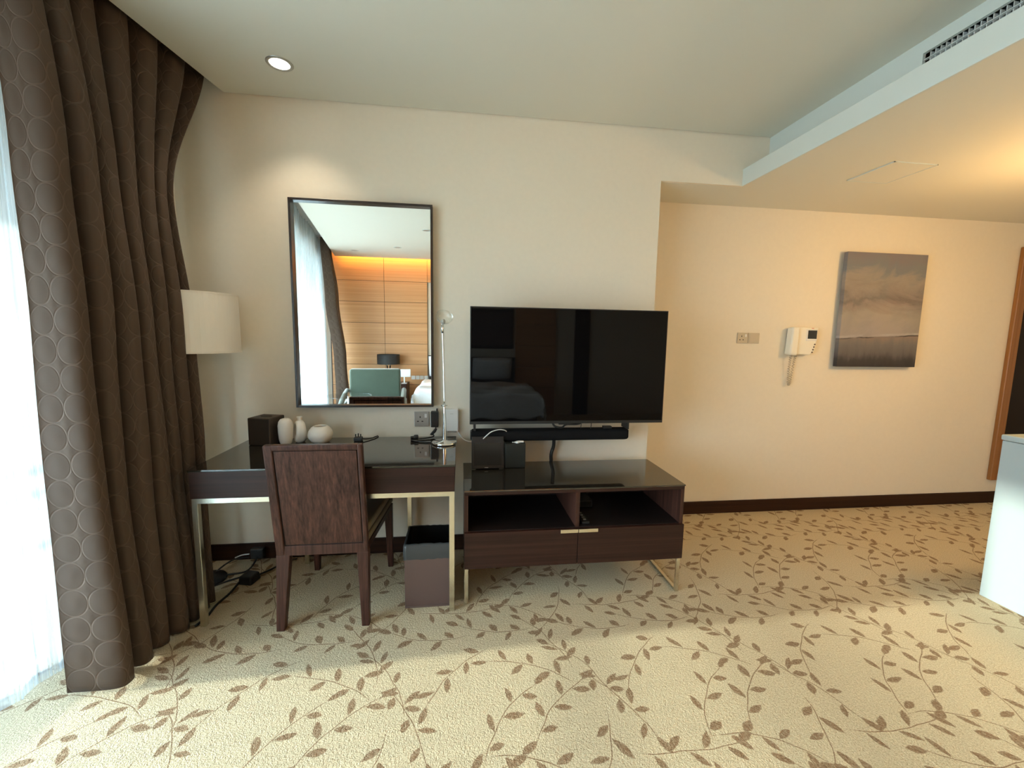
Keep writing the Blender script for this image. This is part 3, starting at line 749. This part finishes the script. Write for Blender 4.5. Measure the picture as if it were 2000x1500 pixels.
# ------------------------------------------------------------------ things on the desk and wall above it
DZ = 0.789
def tissue_box():
    r = thing('tissue_box', 'brown leather cube tissue box on the desk', 'tissue box', (-1.106, 2.535, DZ), math.radians(-14))
    a = 0.067; h = 0.158
    bm = NB(); bx(bm, -a, a, -a, a, 0.0, h); obj('box_body', bm, M['leather'], r, 0.006, rel=False)
    bm = NB(); lathe(bm, [(0, 0.0), (0.034, 0.0), (0.036, 0.0012)], 28, (0, 0, h+0.0004), 1.0, 0.5); obj('slot', bm, M['groove'], r, rel=False)
tissue_box()
def vases():
    r = thing('ceramic_vase', 'tall pill-shaped white ceramic vase beside the tissue box', 'vase', (-0.990, 2.500, DZ), group='white ceramic vases')
    bm = NB(); lathe(bm, [(0, 0.001), (0.022, 0.0), (0.031, 0.010), (0.037, 0.035), (0.0395, 0.075), (0.040, 0.11), (0.036, 0.133), (0.026, 0.147), (0.014, 0.151), (0.011, 0.1495), (0.010, 0.13), (0, 0.128)], 40, (-0.990, 2.500, DZ)); obj('vase_body', bm, M['ceramic'], r, smooth=True)
    # ring vase
    r = thing('ceramic_vase', 'white ceramic ring-shaped vase with a small neck', 'vase', (-0.930, 2.550, DZ), math.radians(-58), group='white ceramic vases')
    bm = NB(); n, k = 40, 18; R = []
    for i in range(n):
        a = 2*math.pi*i/n; R.append([])
        for j in range(k):
            b = 2*math.pi*j/k; rr = 0.019*(1.15-0.15*math.sin(a))
            ct = Vector((0.036*math.cos(a), 0, 0.066+0.048*math.sin(a))); d = Vector((math.cos(a), 0, math.sin(a)))
            R[-1].append(bm.verts.new(ct+d*rr*0.95*math.cos(b)+Vector((0, 1, 0))*rr*1.25*math.sin(b)))
    for i in range(n):
        for j in range(k): bm.faces.new((R[i][j], R[(i+1) % n][j], R[(i+1) % n][(j+1) % k], R[i][(j+1) % k]))
    obj('vase_ring', bm, M['ceramic'], r, smooth=True, rel=False)
    bm = NB(); lathe(bm, [(0.015, 0.115), (0.0125, 0.130), (0.0125, 0.140), (0.0155, 0.148), (0.0155, 0.151), (0.011, 0.151), (0.010, 0.135), (0, 0.134)], 24); obj('vase_neck', bm, M['ceramic'], r, smooth=True, rel=False)
    r = thing('ceramic_vase', 'low round white ceramic vase with a wide mouth', 'vase', (-0.811, 2.535, DZ), group='white ceramic vases')
    bm = NB(); lathe(bm, [(0, 0.001), (0.036, 0.0), (0.052, 0.009), (0.065, 0.028), (0.069, 0.048), (0.064, 0.070), (0.051, 0.089), (0.039, 0.0985), (0.034, 0.099), (0.031, 0.094), (0.045, 0.075), (0.05, 0.05), (0, 0.03)], 44, (-0.811, 2.535, DZ)); obj('vase_body', bm, M['ceramic'], r, smooth=True)
vases()
def loose_plug():
    r = thing('loose_plug', 'black three-pin plug lying on the desk beside the chair back', 'plug', (-0.602, 2.555, DZ))
    box('plug_body', M['black'], r, -0.626, -0.578, 2.535, 2.575, DZ+0.0005, DZ+0.024, 0.005)
    for x, h in ((-0.617, 0.018), (-0.602, 0.022), (-0.588, 0.018)): box('pin', M['black'], r, x-0.003, x+0.003, 2.552, 2.558, DZ+0.024, DZ+0.024+h, 0.001)
    bm = NB(); tube(bm, [(-0.580, 2.556, DZ+0.012), (-0.555, 2.57, DZ+0.008), (-0.53, 2.600, DZ+0.0055), (-0.515, 2.635, DZ+0.0055), (-0.505, 2.662, DZ-0.01), (-0.50, 2.668, DZ-0.14)], 0.0038); obj('cord', bm, M['black'], r, smooth=True)
loose_plug()
def socket(name, label, x0, x1, z0, z1, yw, m, kind, group=None):
    r = thing(name, label, 'socket' if kind != 'blank' else 'wall plate', ((x0+x1)/2, yw, z0), group=group)
    box('plate', m, r, x0, x1, yw-0.008, yw, z0, z1, 0.002)
    w = x1-x0; h = z1-z0; cx = x0+w*0.40; cz = z0+h*0.45
    if kind == 'uk':
        for dx, dz, a, b in ((0, 0.018, 0.003, 0.0055), (-0.014, -0.010, 0.0055, 0.003), (0.014, -0.010, 0.0055, 0.003)): box('pin_hole', M['groove'], r, cx+dx-a, cx+dx+a, yw-0.0085, yw-0.0078, cz+dz-b, cz+dz+b)
        box('rocker_switch', M['white_pl'], r, x0+w*0.70, x0+w*0.86, yw-0.011, yw-0.008, z0+h*0.60, z0+h*0.86, 0.001)
    else:
        box('inner_plate', m, r, x0+w*0.12, x1-w*0.12, yw-0.010, yw-0.008, z0+h*0.12, z1-h*0.12, 0.001)
    return r
socket('wall_socket', 'brushed metal wall socket under the mirror', -0.287, -0.194, 0.844, 0.939, YW, M['plate'], 'uk')
def wall_adapter():
    r = thing('plug_adapter', 'black plug-in power adapter on the wall next to the socket', 'adapter', (-0.157, YW, 0.844))
    box('adapter_body', M['black'], r, -0.181, -0.133, 2.655, YW, 0.844, 0.945, 0.005)
    box('adapter_plate', M['plate'], r, -0.185, -0.129, 2.690, YW, 0.852, 0.936, 0.002)
    box('adapter_tab', M['black'], r, -0.147, -0.137, 2.665, 2.690, 0.940, 0.962, 0.002)
    bm = NB(); tube(bm, [(-0.150, 2.67, 0.845), (-0.150, 2.66, 0.820), (-0.165, 2.64, 0.806), (-0.160, 2.60, 0.800), (-0.20, 2.575, 0.796), (-0.26, 2.560, 0.7945), (-0.29, 2.545, 0.7945), (-0.27, 2.515, 0.7945), (-0.215, 2.49, 0.7945), (-0.165, 2.48, 0.7945)], 0.0042); obj('cord', bm, M['black'], r, smooth=True)
    bm = NB(); tube(bm, [(-0.292, 2.545, 0.806), (-0.272, 2.553, 0.806), (-0.25, 2.560, 0.806)], [0.010, 0.016, 0.012]); obj('inline_plug', bm, M['black'], r, smooth=True)
    bm = NB(); hexa(bm, [(-0.185, 2.62, 0.806), (-0.170, 2.62, 0.800), (-0.170, 2.635, 0.800), (-0.185, 2.635, 0.806), (-0.150, 2.62, 0.848), (-0.138, 2.62, 0.838), (-0.138, 2.635, 0.838), (-0.150, 2.635, 0.848)]); obj('connector', bm, M['black'], r, 0.002)
wall_adapter()
def router():
    r = thing('white_router', 'white plastic router box mounted on the wall behind the desk lamp', 'router', (-0.045, YW, 0.812))
    box('router_case', M['white_pl'], r, -0.088, -0.006, 2.662, YW, 0.816, 0.960, 0.006)
    box('router_mark', M['plate'], r, -0.060, -0.040, 2.6615, 2.662, 0.929, 0.931)
    box('router_foot', M['plate'], r, -0.075, -0.020, 2.675, YW, 0.806, 0.817, 0.002)
    bm = NB(); tube(bm, [(-0.015, 2.68, 0.815), (0.000, 2.675, 0.795), (0.025, 2.66, 0.765), (0.06, 2.64, 0.752), (0.11, 2.625, 0.755)], 0.0035); obj('cord', bm, M['white_pl'], r, smooth=True)
router()
def task_lamp():
    cx, cy = -0.088, 2.462
    r = thing('desk_lamp', 'slim chrome desk lamp with small glass head', 'lamp', (cx, cy, DZ))
    bm = NB(); lathe(bm, [(0, 0.0), (0.070, 0.0), (0.073, 0.004), (0.073, 0.012), (0.066, 0.016), (0.02, 0.0175), (0.016, 0.022), (0, 0.023)], 48, (cx, cy, DZ)); obj('base', bm, M['chrome2'], r, smooth=True)
    bm = NB(); lathe(bm, [(0.0115, 0.018), (0.0105, 0.12), (0.0075, 0.215), (0.005, 0.232), (0, 0.233)], 20, (cx, cy, DZ)); obj('lower_stem', bm, M['chrome2'], r, smooth=True)
    bm = NB(); lathe(bm, [(0, 0.222), (0.010, 0.224), (0.012, 0.229), (0.010, 0.234), (0, 0.236)], 20, (cx, cy, DZ)); tube(bm, [(cx-0.019, cy, DZ+0.229), (cx+0.019, cy, DZ+0.229)], 0.0045, 10); obj('joint_knob', bm, M['chrome2'], r, smooth=True)
    hx, hy, hz = cx-0.010, cy+0.004, 1.495
    bm = NB(); tube(bm, [(cx, cy, DZ+0.232), (cx-0.004, cy+0.002, 1.25), (hx, hy, hz-0.012)], 0.0045, 10); obj('upper_stem', bm, M['chrome2'], r, smooth=True)
    bm = NB(); tube(bm, [(hx, hy, hz-0.055), (hx, hy, hz)], 0.0075, 12); obj('socket_sleeve', bm, M['chrome2'], r, smooth=True)
    bm = NB(); lathe(bm, [(0, -0.012), (0.010, -0.010), (0.013, 0.004), (0.009, 0.016), (0, 0.018)], 16, (hx+0.004, hy-0.002, hz+0.008)); obj('lamp_holder', bm, M['plate'], r, smooth=True)
    # glass bowl tilted slightly
    bm = NB(); prof = [(0.012, -0.004), (0.026, 0.0), (0.041, 0.014), (0.050, 0.036), (0.0475, 0.0365), (0.039, 0.016), (0.024, 0.003), (0.012, 0.0)]
    lathe(bm, prof, 30); bmesh.ops.rotate(bm, verts=bm.verts, cent=(0, 0, 0), matrix=Matrix.Rotation(math.radians(52), 3, 'X')); bmesh.ops.rotate(bm, verts=bm.verts, cent=(0, 0, 0), matrix=Matrix.Rotation(math.radians(18), 3, 'Z'))
    bmesh.ops.translate(bm, verts=bm.verts, vec=(hx+0.004, hy+0.006, hz+0.018)); obj('glass_head', bm, M['clear'], r, smooth=True)
task_lamp()

# ------------------------------------------------------------------ floor lamp behind the drape
def floor_lamp():
    cx, cy = -1.430, 2.465
    r = thing('floor_lamp', 'floor lamp with white drum shade behind the drape', 'lamp', (cx, cy, 0))
    bm = NB(); lathe(bm, [(0, 0), (0.085, 0), (0.09, 0.008), (0.085, 0.018), (0.015, 0.024), (0, 0.025)], 40, (cx, cy, 0)); obj('base', bm, M['black'], r, smooth=True)
    bm = NB(); tube(bm, [(cx, cy, 0.02), (cx, cy, 1.45)], 0.010, 14); obj('pole', bm, M['chrome2'], r, smooth=True)
    R = 0.222; z0, z1 = 1.315, 1.627
    bm = NB(); lathe(bm, [(R, z0), (R-0.002, z1), (R-0.004, z1), (R-0.002, z0)], 64, (cx, cy, 0)); obj('shade', bm, M['shade'], r, smooth=False)
    bm = NB(); lathe(bm, [(R+0.001, z0), (R+0.001, z0+0.010), (R, z0+0.0105)], 64, (cx, cy, 0)); obj('shade_hem', bm, M['ceramic'], r)
    bm = NB(); lathe(bm, [(R-0.001, z1-0.010), (R-0.001, z1+0.001), (R-0.004, z1+0.001)], 64, (cx, cy, 0)); obj('shade_hem', bm, M['ceramic'], r)
    bm = NB()
    for a in (0, 2.094, 4.189): tube(bm, [(cx, cy, 1.44), (cx+0.219*math.cos(a), cy+0.219*math.sin(a), 1.44)], 0.002, 6)
    obj('shade_spokes', bm, M['chrome2'], r)
floor_lamp()

# ------------------------------------------------------------------ cables under the desk
def floor_cables():
    r = thing('power_brick', 'black power brick with cables lying under the desk', 'power adapter', (-1.24, 2.45, 0))
    bm = NB(); hexa(bm, [(-1.245, 2.40, 0.002), (-1.165, 2.38, 0.002), (-1.145, 2.46, 0.002), (-1.225, 2.485, 0.002), (-1.240, 2.405, 0.05), (-1.168, 2.388, 0.05), (-1.150, 2.455, 0.05), (-1.222, 2.478, 0.05)]); obj('brick', bm, M['black'], r, 0.008)
    bm = NB(); tube(bm, [(-1.16, 2.47, 0.02), (-1.12, 2.55, 0.008), (-1.08, 2.62, 0.006), (-1.02, 2.66, 0.006)], 0.005); obj('cord', bm, M['black'], r, smooth=True)
    bm = NB(); tube(bm, [(-1.235, 2.40, 0.02), (-1.245, 2.32, 0.006), (-1.26, 2.22, 0.006), (-1.255, 2.13, 0.006), (-1.27, 2.06, 0.006)], 0.006); obj('cord', bm, M['black'], r, smooth=True)
    bm = NB(); tube(bm, [(-1.235, 2.46, 0.02), (-1.30, 2.44, 0.012), (-1.36, 2.40, 0.008), (-1.40, 2.36, 0.008)], 0.005); obj('cord', bm, M['black'], r, smooth=True)
    bm = NB(); tube(bm, [(-1.30, 2.66, 0.03), (-1.37, 2.62, 0.04), (-1.42, 2.55, 0.02), (-1.41, 2.48, 0.010), (-1.34, 2.50, 0.012), (-1.26, 2.53, 0.01), (-1.25, 2.62, 0.02), (-1.25, 2.66, 0.05)], 0.005); obj('cord', bm, M['black'], r, smooth=True)
    box('wall_plug', M['black'], r, -1.29, -1.215, 2.645, 2.686, 0.022, 0.085, 0.006)
    bm = NB(); tube(bm, [(-1.37, 2.63, 0.045), (-1.34, 2.65, 0.05), (-1.30, 2.66, 0.05)], 0.004); obj('pale_lead', bm, M['white_pl'], r, smooth=True)
floor_cables()

# ------------------------------------------------------------------ alcove wall
def alcove():
    socket('wall_socket', 'cream wall socket with a white rocker on the alcove wall', 2.184, 2.272, 1.403, 1.486, YA, M['beige_pl'], 'uk')
    socket('blank_plate', 'cream blank plate beside the alcove socket', 2.276, 2.372, 1.403, 1.486, YA, M['beige_pl'], 'blank')
    r = thing('door_intercom', 'cream wall intercom with screen and handset between socket and painting', 'intercom', (2.72, YA, 1.31))
    yb = 3.048
    bm = NB(); prism_xz(bm, [(2.665, 1.322), (2.790, 1.318), (2.826, 1.345), (2.846, 1.45), (2.848, 1.535), (2.665, 1.538)], yb, YA); obj('body', bm, M['cream_pl'], r, 0.006, bseg=3)
    bm = NB(); prism_xz(bm, [(2.594, 1.318), (2.662, 1.312), (2.664, 1.540), (2.604, 1.536)], 3.022, 3.090); obj('handset', bm, M['cream_pl'], r, 0.014, bseg=4)
    box('cradle', M['plate'], r, 2.612, 2.668, 3.08, YA, 1.335, 1.525, 0.003)
    box('screen_frame', M['white_pl'], r, 2.744, 2.836, yb-0.004, yb+0.004, 1.430, 1.522, 0.002)
    box('screen', M['tab_screen'], r, 2.754, 2.832, yb-0.005, yb-0.003, 1.447, 1.514)
    for i in range(4): 
        x = 2.806+i*0.006; z = 1.340+i*0.021
        bm = NB(); lathe(bm, [(0, -0.003), (0.0055, -0.003), (0.0055, 0.003), (0, 0.003)], 12); bmesh.ops.rotate(bm, verts=bm.verts, cent=(0, 0, 0), matrix=Matrix.Rotation(math.pi/2, 3, 'X')); bmesh.ops.translate(bm, verts=bm.verts, vec=(x, yb-0.001, z)); obj('button', bm, M['bin'], r)
    box('maker_mark', mat('red_mark', (0.45, 0.12, 0.08), 0.5), r, 2.785, 2.806, yb-0.0008, yb+0.001, 1.527, 1.532)
    # coiled cord: a hanging loop of helix
    path = smooth_path([(2.630, 3.055, 1.315), (2.628, 3.06, 1.24), (2.634, 3.068, 1.15), (2.640, 3.07, 1.085), (2.652, 3.07, 1.085), (2.662, 3.07, 1.16), (2.676, 3.072, 1.26), (2.690, 3.072, 1.320)], 26)
    hel = []; tot = len(path)
    for i, p in enumerate(path):
        tg = (path[min(i+1, tot-1)]-path[max(i-1, 0)]).normalized(); n = tg.cross(Vector((0, 1, 0))).normalized(); b = tg.cross(n)
        a = i*1.15; hel.append(p+0.0075*(math.cos(a)*n+math.sin(a)*b))
    bm = NB(); tube(bm, hel, 0.0030, 5, 1, smooth=False); obj('coiled_cord', bm, M['beige_pl'], r, smooth=True)
    # painting
    r = thing('canvas_painting', 'unframed canvas painting of a grey-brown cloudy landscape on the alcove wall', 'painting', (3.058, 3.052, 1.238))
    yf = 3.040; k = yf/3.1
    x0, x1 = 3.092*k, 3.832*k; z0, z1 = 1.43-(1.43-1.2235)*k, 1.43+(2.1485-1.43)*k
    r.location = (x0, yf, z0)
    box('canvas', M['canvas'], r, x0, x1, yf, 3.076, z0, z1, 0.002)
    box('stretcher', M['oak_frame'], r, x0+0.02, x1-0.02, 3.072, 3.079, z0+0.02, z1-0.02)
    # tall framed mirror further right, dark reflection painted into its glass colour
    r = thing('tall_framed_mirror', 'tall mirror with a painted dark reflection in a wooden frame at the right end of the alcove wall', 'mirror', (5.05, YA, 0.217))
    xa, xb, za, zb = 4.715, 5.38, 0.217, 2.248
    for nm, a in (('frame_side', (xa, xa+0.06, za, zb)), ('frame_side', (xb-0.06, xb, za, zb)), ('frame_top', (xa+0.06, xb-0.06, zb-0.06, zb)), ('frame_bottom', (xa+0.06, xb-0.06, za, za+0.06))):
        box(nm, M['oak_frame'], r, a[0], a[1], YA-0.035, YA, a[2], a[3], 0.006)
    for nm, a in (('inner_bead', (xa+0.06, xa+0.085, za+0.06, zb-0.06)), ('inner_bead', (xb-0.085, xb-0.06, za+0.06, zb-0.06))):
        box(nm, M['oak_frame'], r, a[0], a[1], YA-0.028, YA, a[2], a[3], 0.004)
    box('glass', M['painted_reflection'], r, xa+0.06, xb-0.06, YA-0.016, YA-0.006, za+0.06, zb-0.06)
def prism_xz(bm, poly, y0, y1):
    a = [bm.verts.new((x, y0, z)) for x, z in poly]; b = [bm.verts.new((x, y1, z)) for x, z in poly]
    bm.faces.new(a); bm.faces.new(list(reversed(b))); n = len(poly)
    for i in range(n): bm.faces.new((a[i], b[i], b[(i+1) % n], a[(i+1) % n]))
alcove()

def counter():
    r = thing('white_counter', 'white counter cabinet standing at the right edge', 'cabinet', (3.25, 1.2, 0))
    box('carcass', M['marble'], r, 2.962, 3.56, 0.30, 1.902, 0.0, 0.905, 0.003)
    box('counter_top', M['marble'], r, 2.956, 3.58, 0.28, 1.908, 0.907, 0.939, 0.008, bseg=3)
counter()
def pendant():
    x, y, z = 3.36, 1.68, 1.90
    r = thing('pendant_lamp', 'warm glowing glass pendant lamp hanging beyond the counter', 'lamp', (x, y, SZ))
    bm = NB(); lathe(bm, [(0, SZ), (0.05, SZ), (0.045, SZ-0.02), (0, SZ-0.022)], 24, (x, y, 0)); obj('ceiling_rose', bm, M['chrome2'], r, smooth=True)
    bm = NB(); tube(bm, [(x, y, SZ-0.02), (x, y, z+0.10)], 0.004); obj('cord', bm, M['black'], r)
    bm = NB(); bmesh.ops.create_uvsphere(bm, u_segments=24, v_segments=14, radius=0.10); bmesh.ops.translate(bm, verts=bm.verts, vec=(x, y, z)); obj('globe', bm, mat('glowing_globe', (1, 0.8, 0.5), 0.5, emit=(1.0, 0.60, 0.23), estr=52.0), r, smooth=True)
pendant()

# ------------------------------------------------------------------ the room behind the camera (seen in mirror and screen)
def rear():
    # oak panelling, each panel its own piece on the rear wall
    w = bpy.data.objects.new('wall_panelling', None); COL.objects.link(w); w.location = (-1.3, -2.60, 0); struct(w, 'oak panelled rear wall')
    box('backing', M['groove'], w, -2.30, -0.585, -2.60, -2.575, 0.0, 2.90)
    zs = [0.0, 0.135, 0.505, 0.878, 1.255, 1.630, 2.003, 2.371, 2.90]
    for xa, xb in ((-2.28, -1.352), (-1.346, -0.590)):
        for a, b in zip(zs, zs[1:]): box('panel', M['rear_wood'], w, xa, xb, -2.575, YR, a+0.003, b-0.003, 0.001)
    for xa, xb in ((-0.584, 0.95), (0.956, 1.84)): box('panel', M['rear_wood'], w, xa, xb, -2.60, YR, 2.374, 2.90, 0.001)
    for a, b in zip(zs[:-1], zs[1:-1]): box('panel', M['rear_wood'], w, 0.99, 1.72, -2.60, YR, a+0.003, b-0.003, 0.001)
    c = thing('cove_light', 'amber strip light in the ceiling slot over the oak panels', 'light strip', (0, -2.47, 2.84))
    box('led_strip', M['cove'], c, -2.1, 1.8, -2.46, -2.445, 2.835, 2.85)
    # rear opening with darker passage
    struct(box('door_1', M['wenge_v'], None, 2.08, 2.36, -2.60, -2.56, 0, 2.10, 0.003), 'dark door in the rear wall')
    # headboard and dark picture above it
    h = thing('headboard', 'dark upholstered headboard behind the bed', 'headboard', (0.2, -2.55, 0))
    box('headboard_panel', M['frame_dk'], h, -0.56, 0.97, -2.575, -2.515, 0.0, 1.02, 0.01); box('headboard_cap', M['wenge_h'], h, -0.57, 0.98, -2.575, -2.51, 1.02, 1.05, 0.003)
    p = thing('dark_picture', 'wide dark framed picture above the headboard, faint in the television', 'picture', (0.2, -2.59, 1.2))
    box('picture_frame', M['frame_dk'], p, -0.50, 0.95, -2.60, -2.57, 1.20, 1.90, 0.004); box('picture_sheet', M['bin'], p, -0.45, 0.90, -2.571, -2.568, 1.25, 1.85)
    # bed
    b = thing('bed', 'large bed with white duvet behind the camera, reflected in mirror and television', 'bed', (0.25, -1.65, 0))
    box('bed_base', M['bin'], b, -0.60, 1.10, -2.50, -0.86, 0.05, 0.30, 0.02)
    for x in (-0.55, 1.01):
        for y in (-2.45, -0.95): box('leg', M['wenge_v'], b, x, x+0.05, y, y+0.05, 0.0, 0.05)
    box('mattress', M['linen'], b, -0.62, 1.12, -2.50, -0.84, 0.30, 0.56, 0.06, bseg=4)
    bm = NB(); nx, ny = 60, 50; V = []
    for j in range(ny+1):
        V.append([])
        for i in range(nx+1):
            x = -1.02+i*(2.54/nx)*1.0; x = -0.98+i*2.46/nx; y = -2.25+j*1.75/ny
            dx = max(0, abs(x-0.25)-0.87); dy = max(0, y+0.85); d = math.hypot(dx, dy)
            zt = 0.64+0.012*math.sin(x*9+y*5)+0.01*math.sin(y*13-x*4)
            fall = min(d, 0.45)
            k = 1-math.exp(-d/0.05) if d > 0 else 0
            px = x; py = y
            if dx > 0: px = 0.25+math.copysign(0.87+0.05*k+0.05*fall, x-0.25)
            if dy > 0: py = -0.85+0.05*k+0.05*fall
            V[-1].append(bm.verts.new((px, py, max(0.17, zt-fall*1.0*(1 if d > 0 else 0)+0.0)+0.02*math.sin(x*14+y*17)*min(1, d*4))))
    for j in range(ny):
        for i in range(nx): bm.faces.new((V[j][i], V[j][i+1], V[j+1][i+1], V[j+1][i]))
    o = obj('duvet', bm, M['linen'], b, smooth=True); s = o.modifiers.new('t', 'SOLIDIFY'); s.thickness = 0.03; s.offset = -1
    for lab, x0, x1 in (('white pillow on the window side of the bed', -0.55, 0.12), ('white pillow on the far side of the bed', 0.22, 0.90)):
        bm = NB(); n = 16; T = []; B = []
        for j in range(n+1):
            T.append([]); B.append([])
            for i in range(n+1):
                u, v = i/n*2-1, j/n*2-1; th = 0.085*((1-u**4)*(1-v**4))**0.5
                x = (x0+x1)/2+u*(x1-x0)/2*(1-0.05*(1-v*v)*0); c, sn = math.cos(1.05), math.sin(1.05)
                a = v*0.22
                T[-1].append(bm.verts.new((x, -2.36+a*c-th*sn, 0.86+a*sn+th*c))); B[-1].append(bm.verts.new((x, -2.36+a*c+th*sn, 0.86+a*sn-th*c)))
        for j in range(n):
            for i in range(n):
                bm.faces.new((T[j][i], T[j][i+1], T[j+1][i+1], T[j+1][i])); bm.faces.new((B[j][i], B[j+1][i], B[j+1][i+1], B[j][i+1]))
        bmesh.ops.remove_doubles(bm, verts=bm.verts, dist=1e-4)
        o = obj('pillow', bm, M['linen'], smooth=True); tag(o, lab, 'pillow', 'bed pillows')
    # bedside cabinet, lamp, clock device
    n = thing('bedside_table', 'dark wood bedside table under the reflected lamp', 'bedside table', (-1.16, -2.32, 0))
    box('cabinet_body', M['wenge_h'], n, -1.56, -0.92, -2.55, -2.12, 0.08, 0.56, 0.003)
    d = box('drawer', M['wenge_h'], n, -1.55, -0.93, -2.122, -2.108, 0.32, 0.55, 0.002); box('handle', M['chrome'], d, -1.30, -1.18, -2.108, -2.098, 0.50, 0.52)
    for x in (-1.54, -0.97): box('leg', M['chrome'], n, x, x+0.03, -2.50, -2.47, 0, 0.08); box('leg', M['chrome'], n, x, x+0.03, -2.18, -2.15, 0, 0.08)
    l = thing('bedside_lamp', 'bedside lamp with dark drum shade on chrome stem, seen in the mirror', 'lamp', (-1.26, -2.36, 0.56))
    bm = NB(); lathe(bm, [(0, 0.56), (0.08, 0.56), (0.08, 0.575), (0, 0.58)], 28, (-1.26, -2.36, 0)); obj('base', bm, M['chrome2'], l, smooth=True)
    for x in (-1.285, -1.235):
        bm = NB(); tube(bm, [(x, -2.36, 0.575), (x, -2.36, 0.95)], 0.013, 12); obj('stem', bm, M['chrome2'], l, smooth=True)
    bm = NB(); lathe(bm, [(0.195, 0.895), (0.195, 1.068), (0.19, 1.068), (0.19, 0.895)], 48, (-1.26, -2.36, 0)); obj('shade', bm, M['shade_dk'], l, smooth=False)
    q = thing('bedside_screen', 'small white framed control screen on a stand by the bed', 'control screen', (-0.99, -2.28, 0.56))
    box('screen_frame', M['white_pl'], q, -1.085, -0.865, -2.26, -2.24, 0.675, 0.815, 0.004); box('screen', mat('pale_blue_screen', (0.45, 0.6, 0.75), 0.3, emit=(0.45, 0.65, 0.9), estr=0.6), q, -1.065, -0.885, -2.2405, -2.2385, 0.695, 0.800)
    box('stand', M['white_pl'], q, -0.985, -0.965, -2.26, -2.245, 0.57, 0.68); box('foot', M['white_pl'], q, -1.02, -0.93, -2.29, -2.21, 0.5605, 0.572, 0.002)
    sp = thing('switch_strip', 'row of white switch plates on the oak wall beside the bed', 'switch', (-0.74, YR, 0.63))
    for i in range(4): box('switch_plate', M['white_pl'], sp, -0.885+i*0.078, -0.815+i*0.078, YR, YR+0.01, 0.60, 0.67, 0.002)
    # green armchair facing the desk wall
    a = thing('green_armchair', 'sage green velvet armchair reflected in the wall mirror', 'armchair', (-1.22, -0.95, 0), math.radians(-6))
    def lb(name, m, x0, x1, y0, y1, z0, z1, bev, tilt=0.0):
        bm = NB(); hexa(bm, [(x0, y0, z0), (x1, y0, z0), (x1, y1, z0), (x0, y1, z0), (x0, y0-tilt, z1), (x1, y0-tilt, z1), (x1, y1-tilt, z1), (x0, y1-tilt, z1)]); return obj(name, bm, m, a, bev, rel=False, bseg=4)
    lb('backrest', M['green'], -0.365, 0.355, -0.10, 0.02, 0.30, 0.918, 0.035, 0.05)
    lb('seat', M['green'], -0.35, 0.35, 0.0, 0.58, 0.28, 0.44, 0.04)
    for x in (-0.44, 0.36):
        bm = NB(); tube(bm, [(x+0.04, -0.06, 0.60), (x+0.04, 0.15, 0.575), (x+0.04, 0.40, 0.53), (x+0.04, 0.58, 0.47)], 0.035, 12); obj('arm', bm, M['green'], a, rel=False, smooth=True)
        lb('arm_panel', M['green'], x, x+0.08, -0.08, 0.58, 0.20, 0.48, 0.02)
    for x in (-0.36, 0.31):
        for y in (-0.02, 0.50): lb('leg', M['wenge_v'], x, x+0.045, y, y+0.045, 0.0, 0.28, 0.003)
    g = thing('glass_side_table', 'round glass side table by the window, at the mirror bottom', 'side table', (-1.28, 0.55, 0))
    bm = NB(); lathe(bm, [(0, 0.70), (0.25, 0.70), (0.253, 0.706), (0.25, 0.712), (0, 0.712)], 48, (-1.28, 0.30, 0)); obj('table_top', bm, M['clear'], g, smooth=False)
    bm = NB(); tube(bm, [(-1.28, 0.30, 0.01), (-1.28, 0.30, 0.70)], 0.02, 14); obj('stem', bm, M['chrome2'], g, smooth=True)
    bm = NB(); lathe(bm, [(0, 0), (0.16, 0), (0.16, 0.008), (0, 0.014)], 36, (-1.28, 0.30, 0)); obj('foot', bm, M['chrome2'], g, smooth=True)
    g.location = g.location
rear()
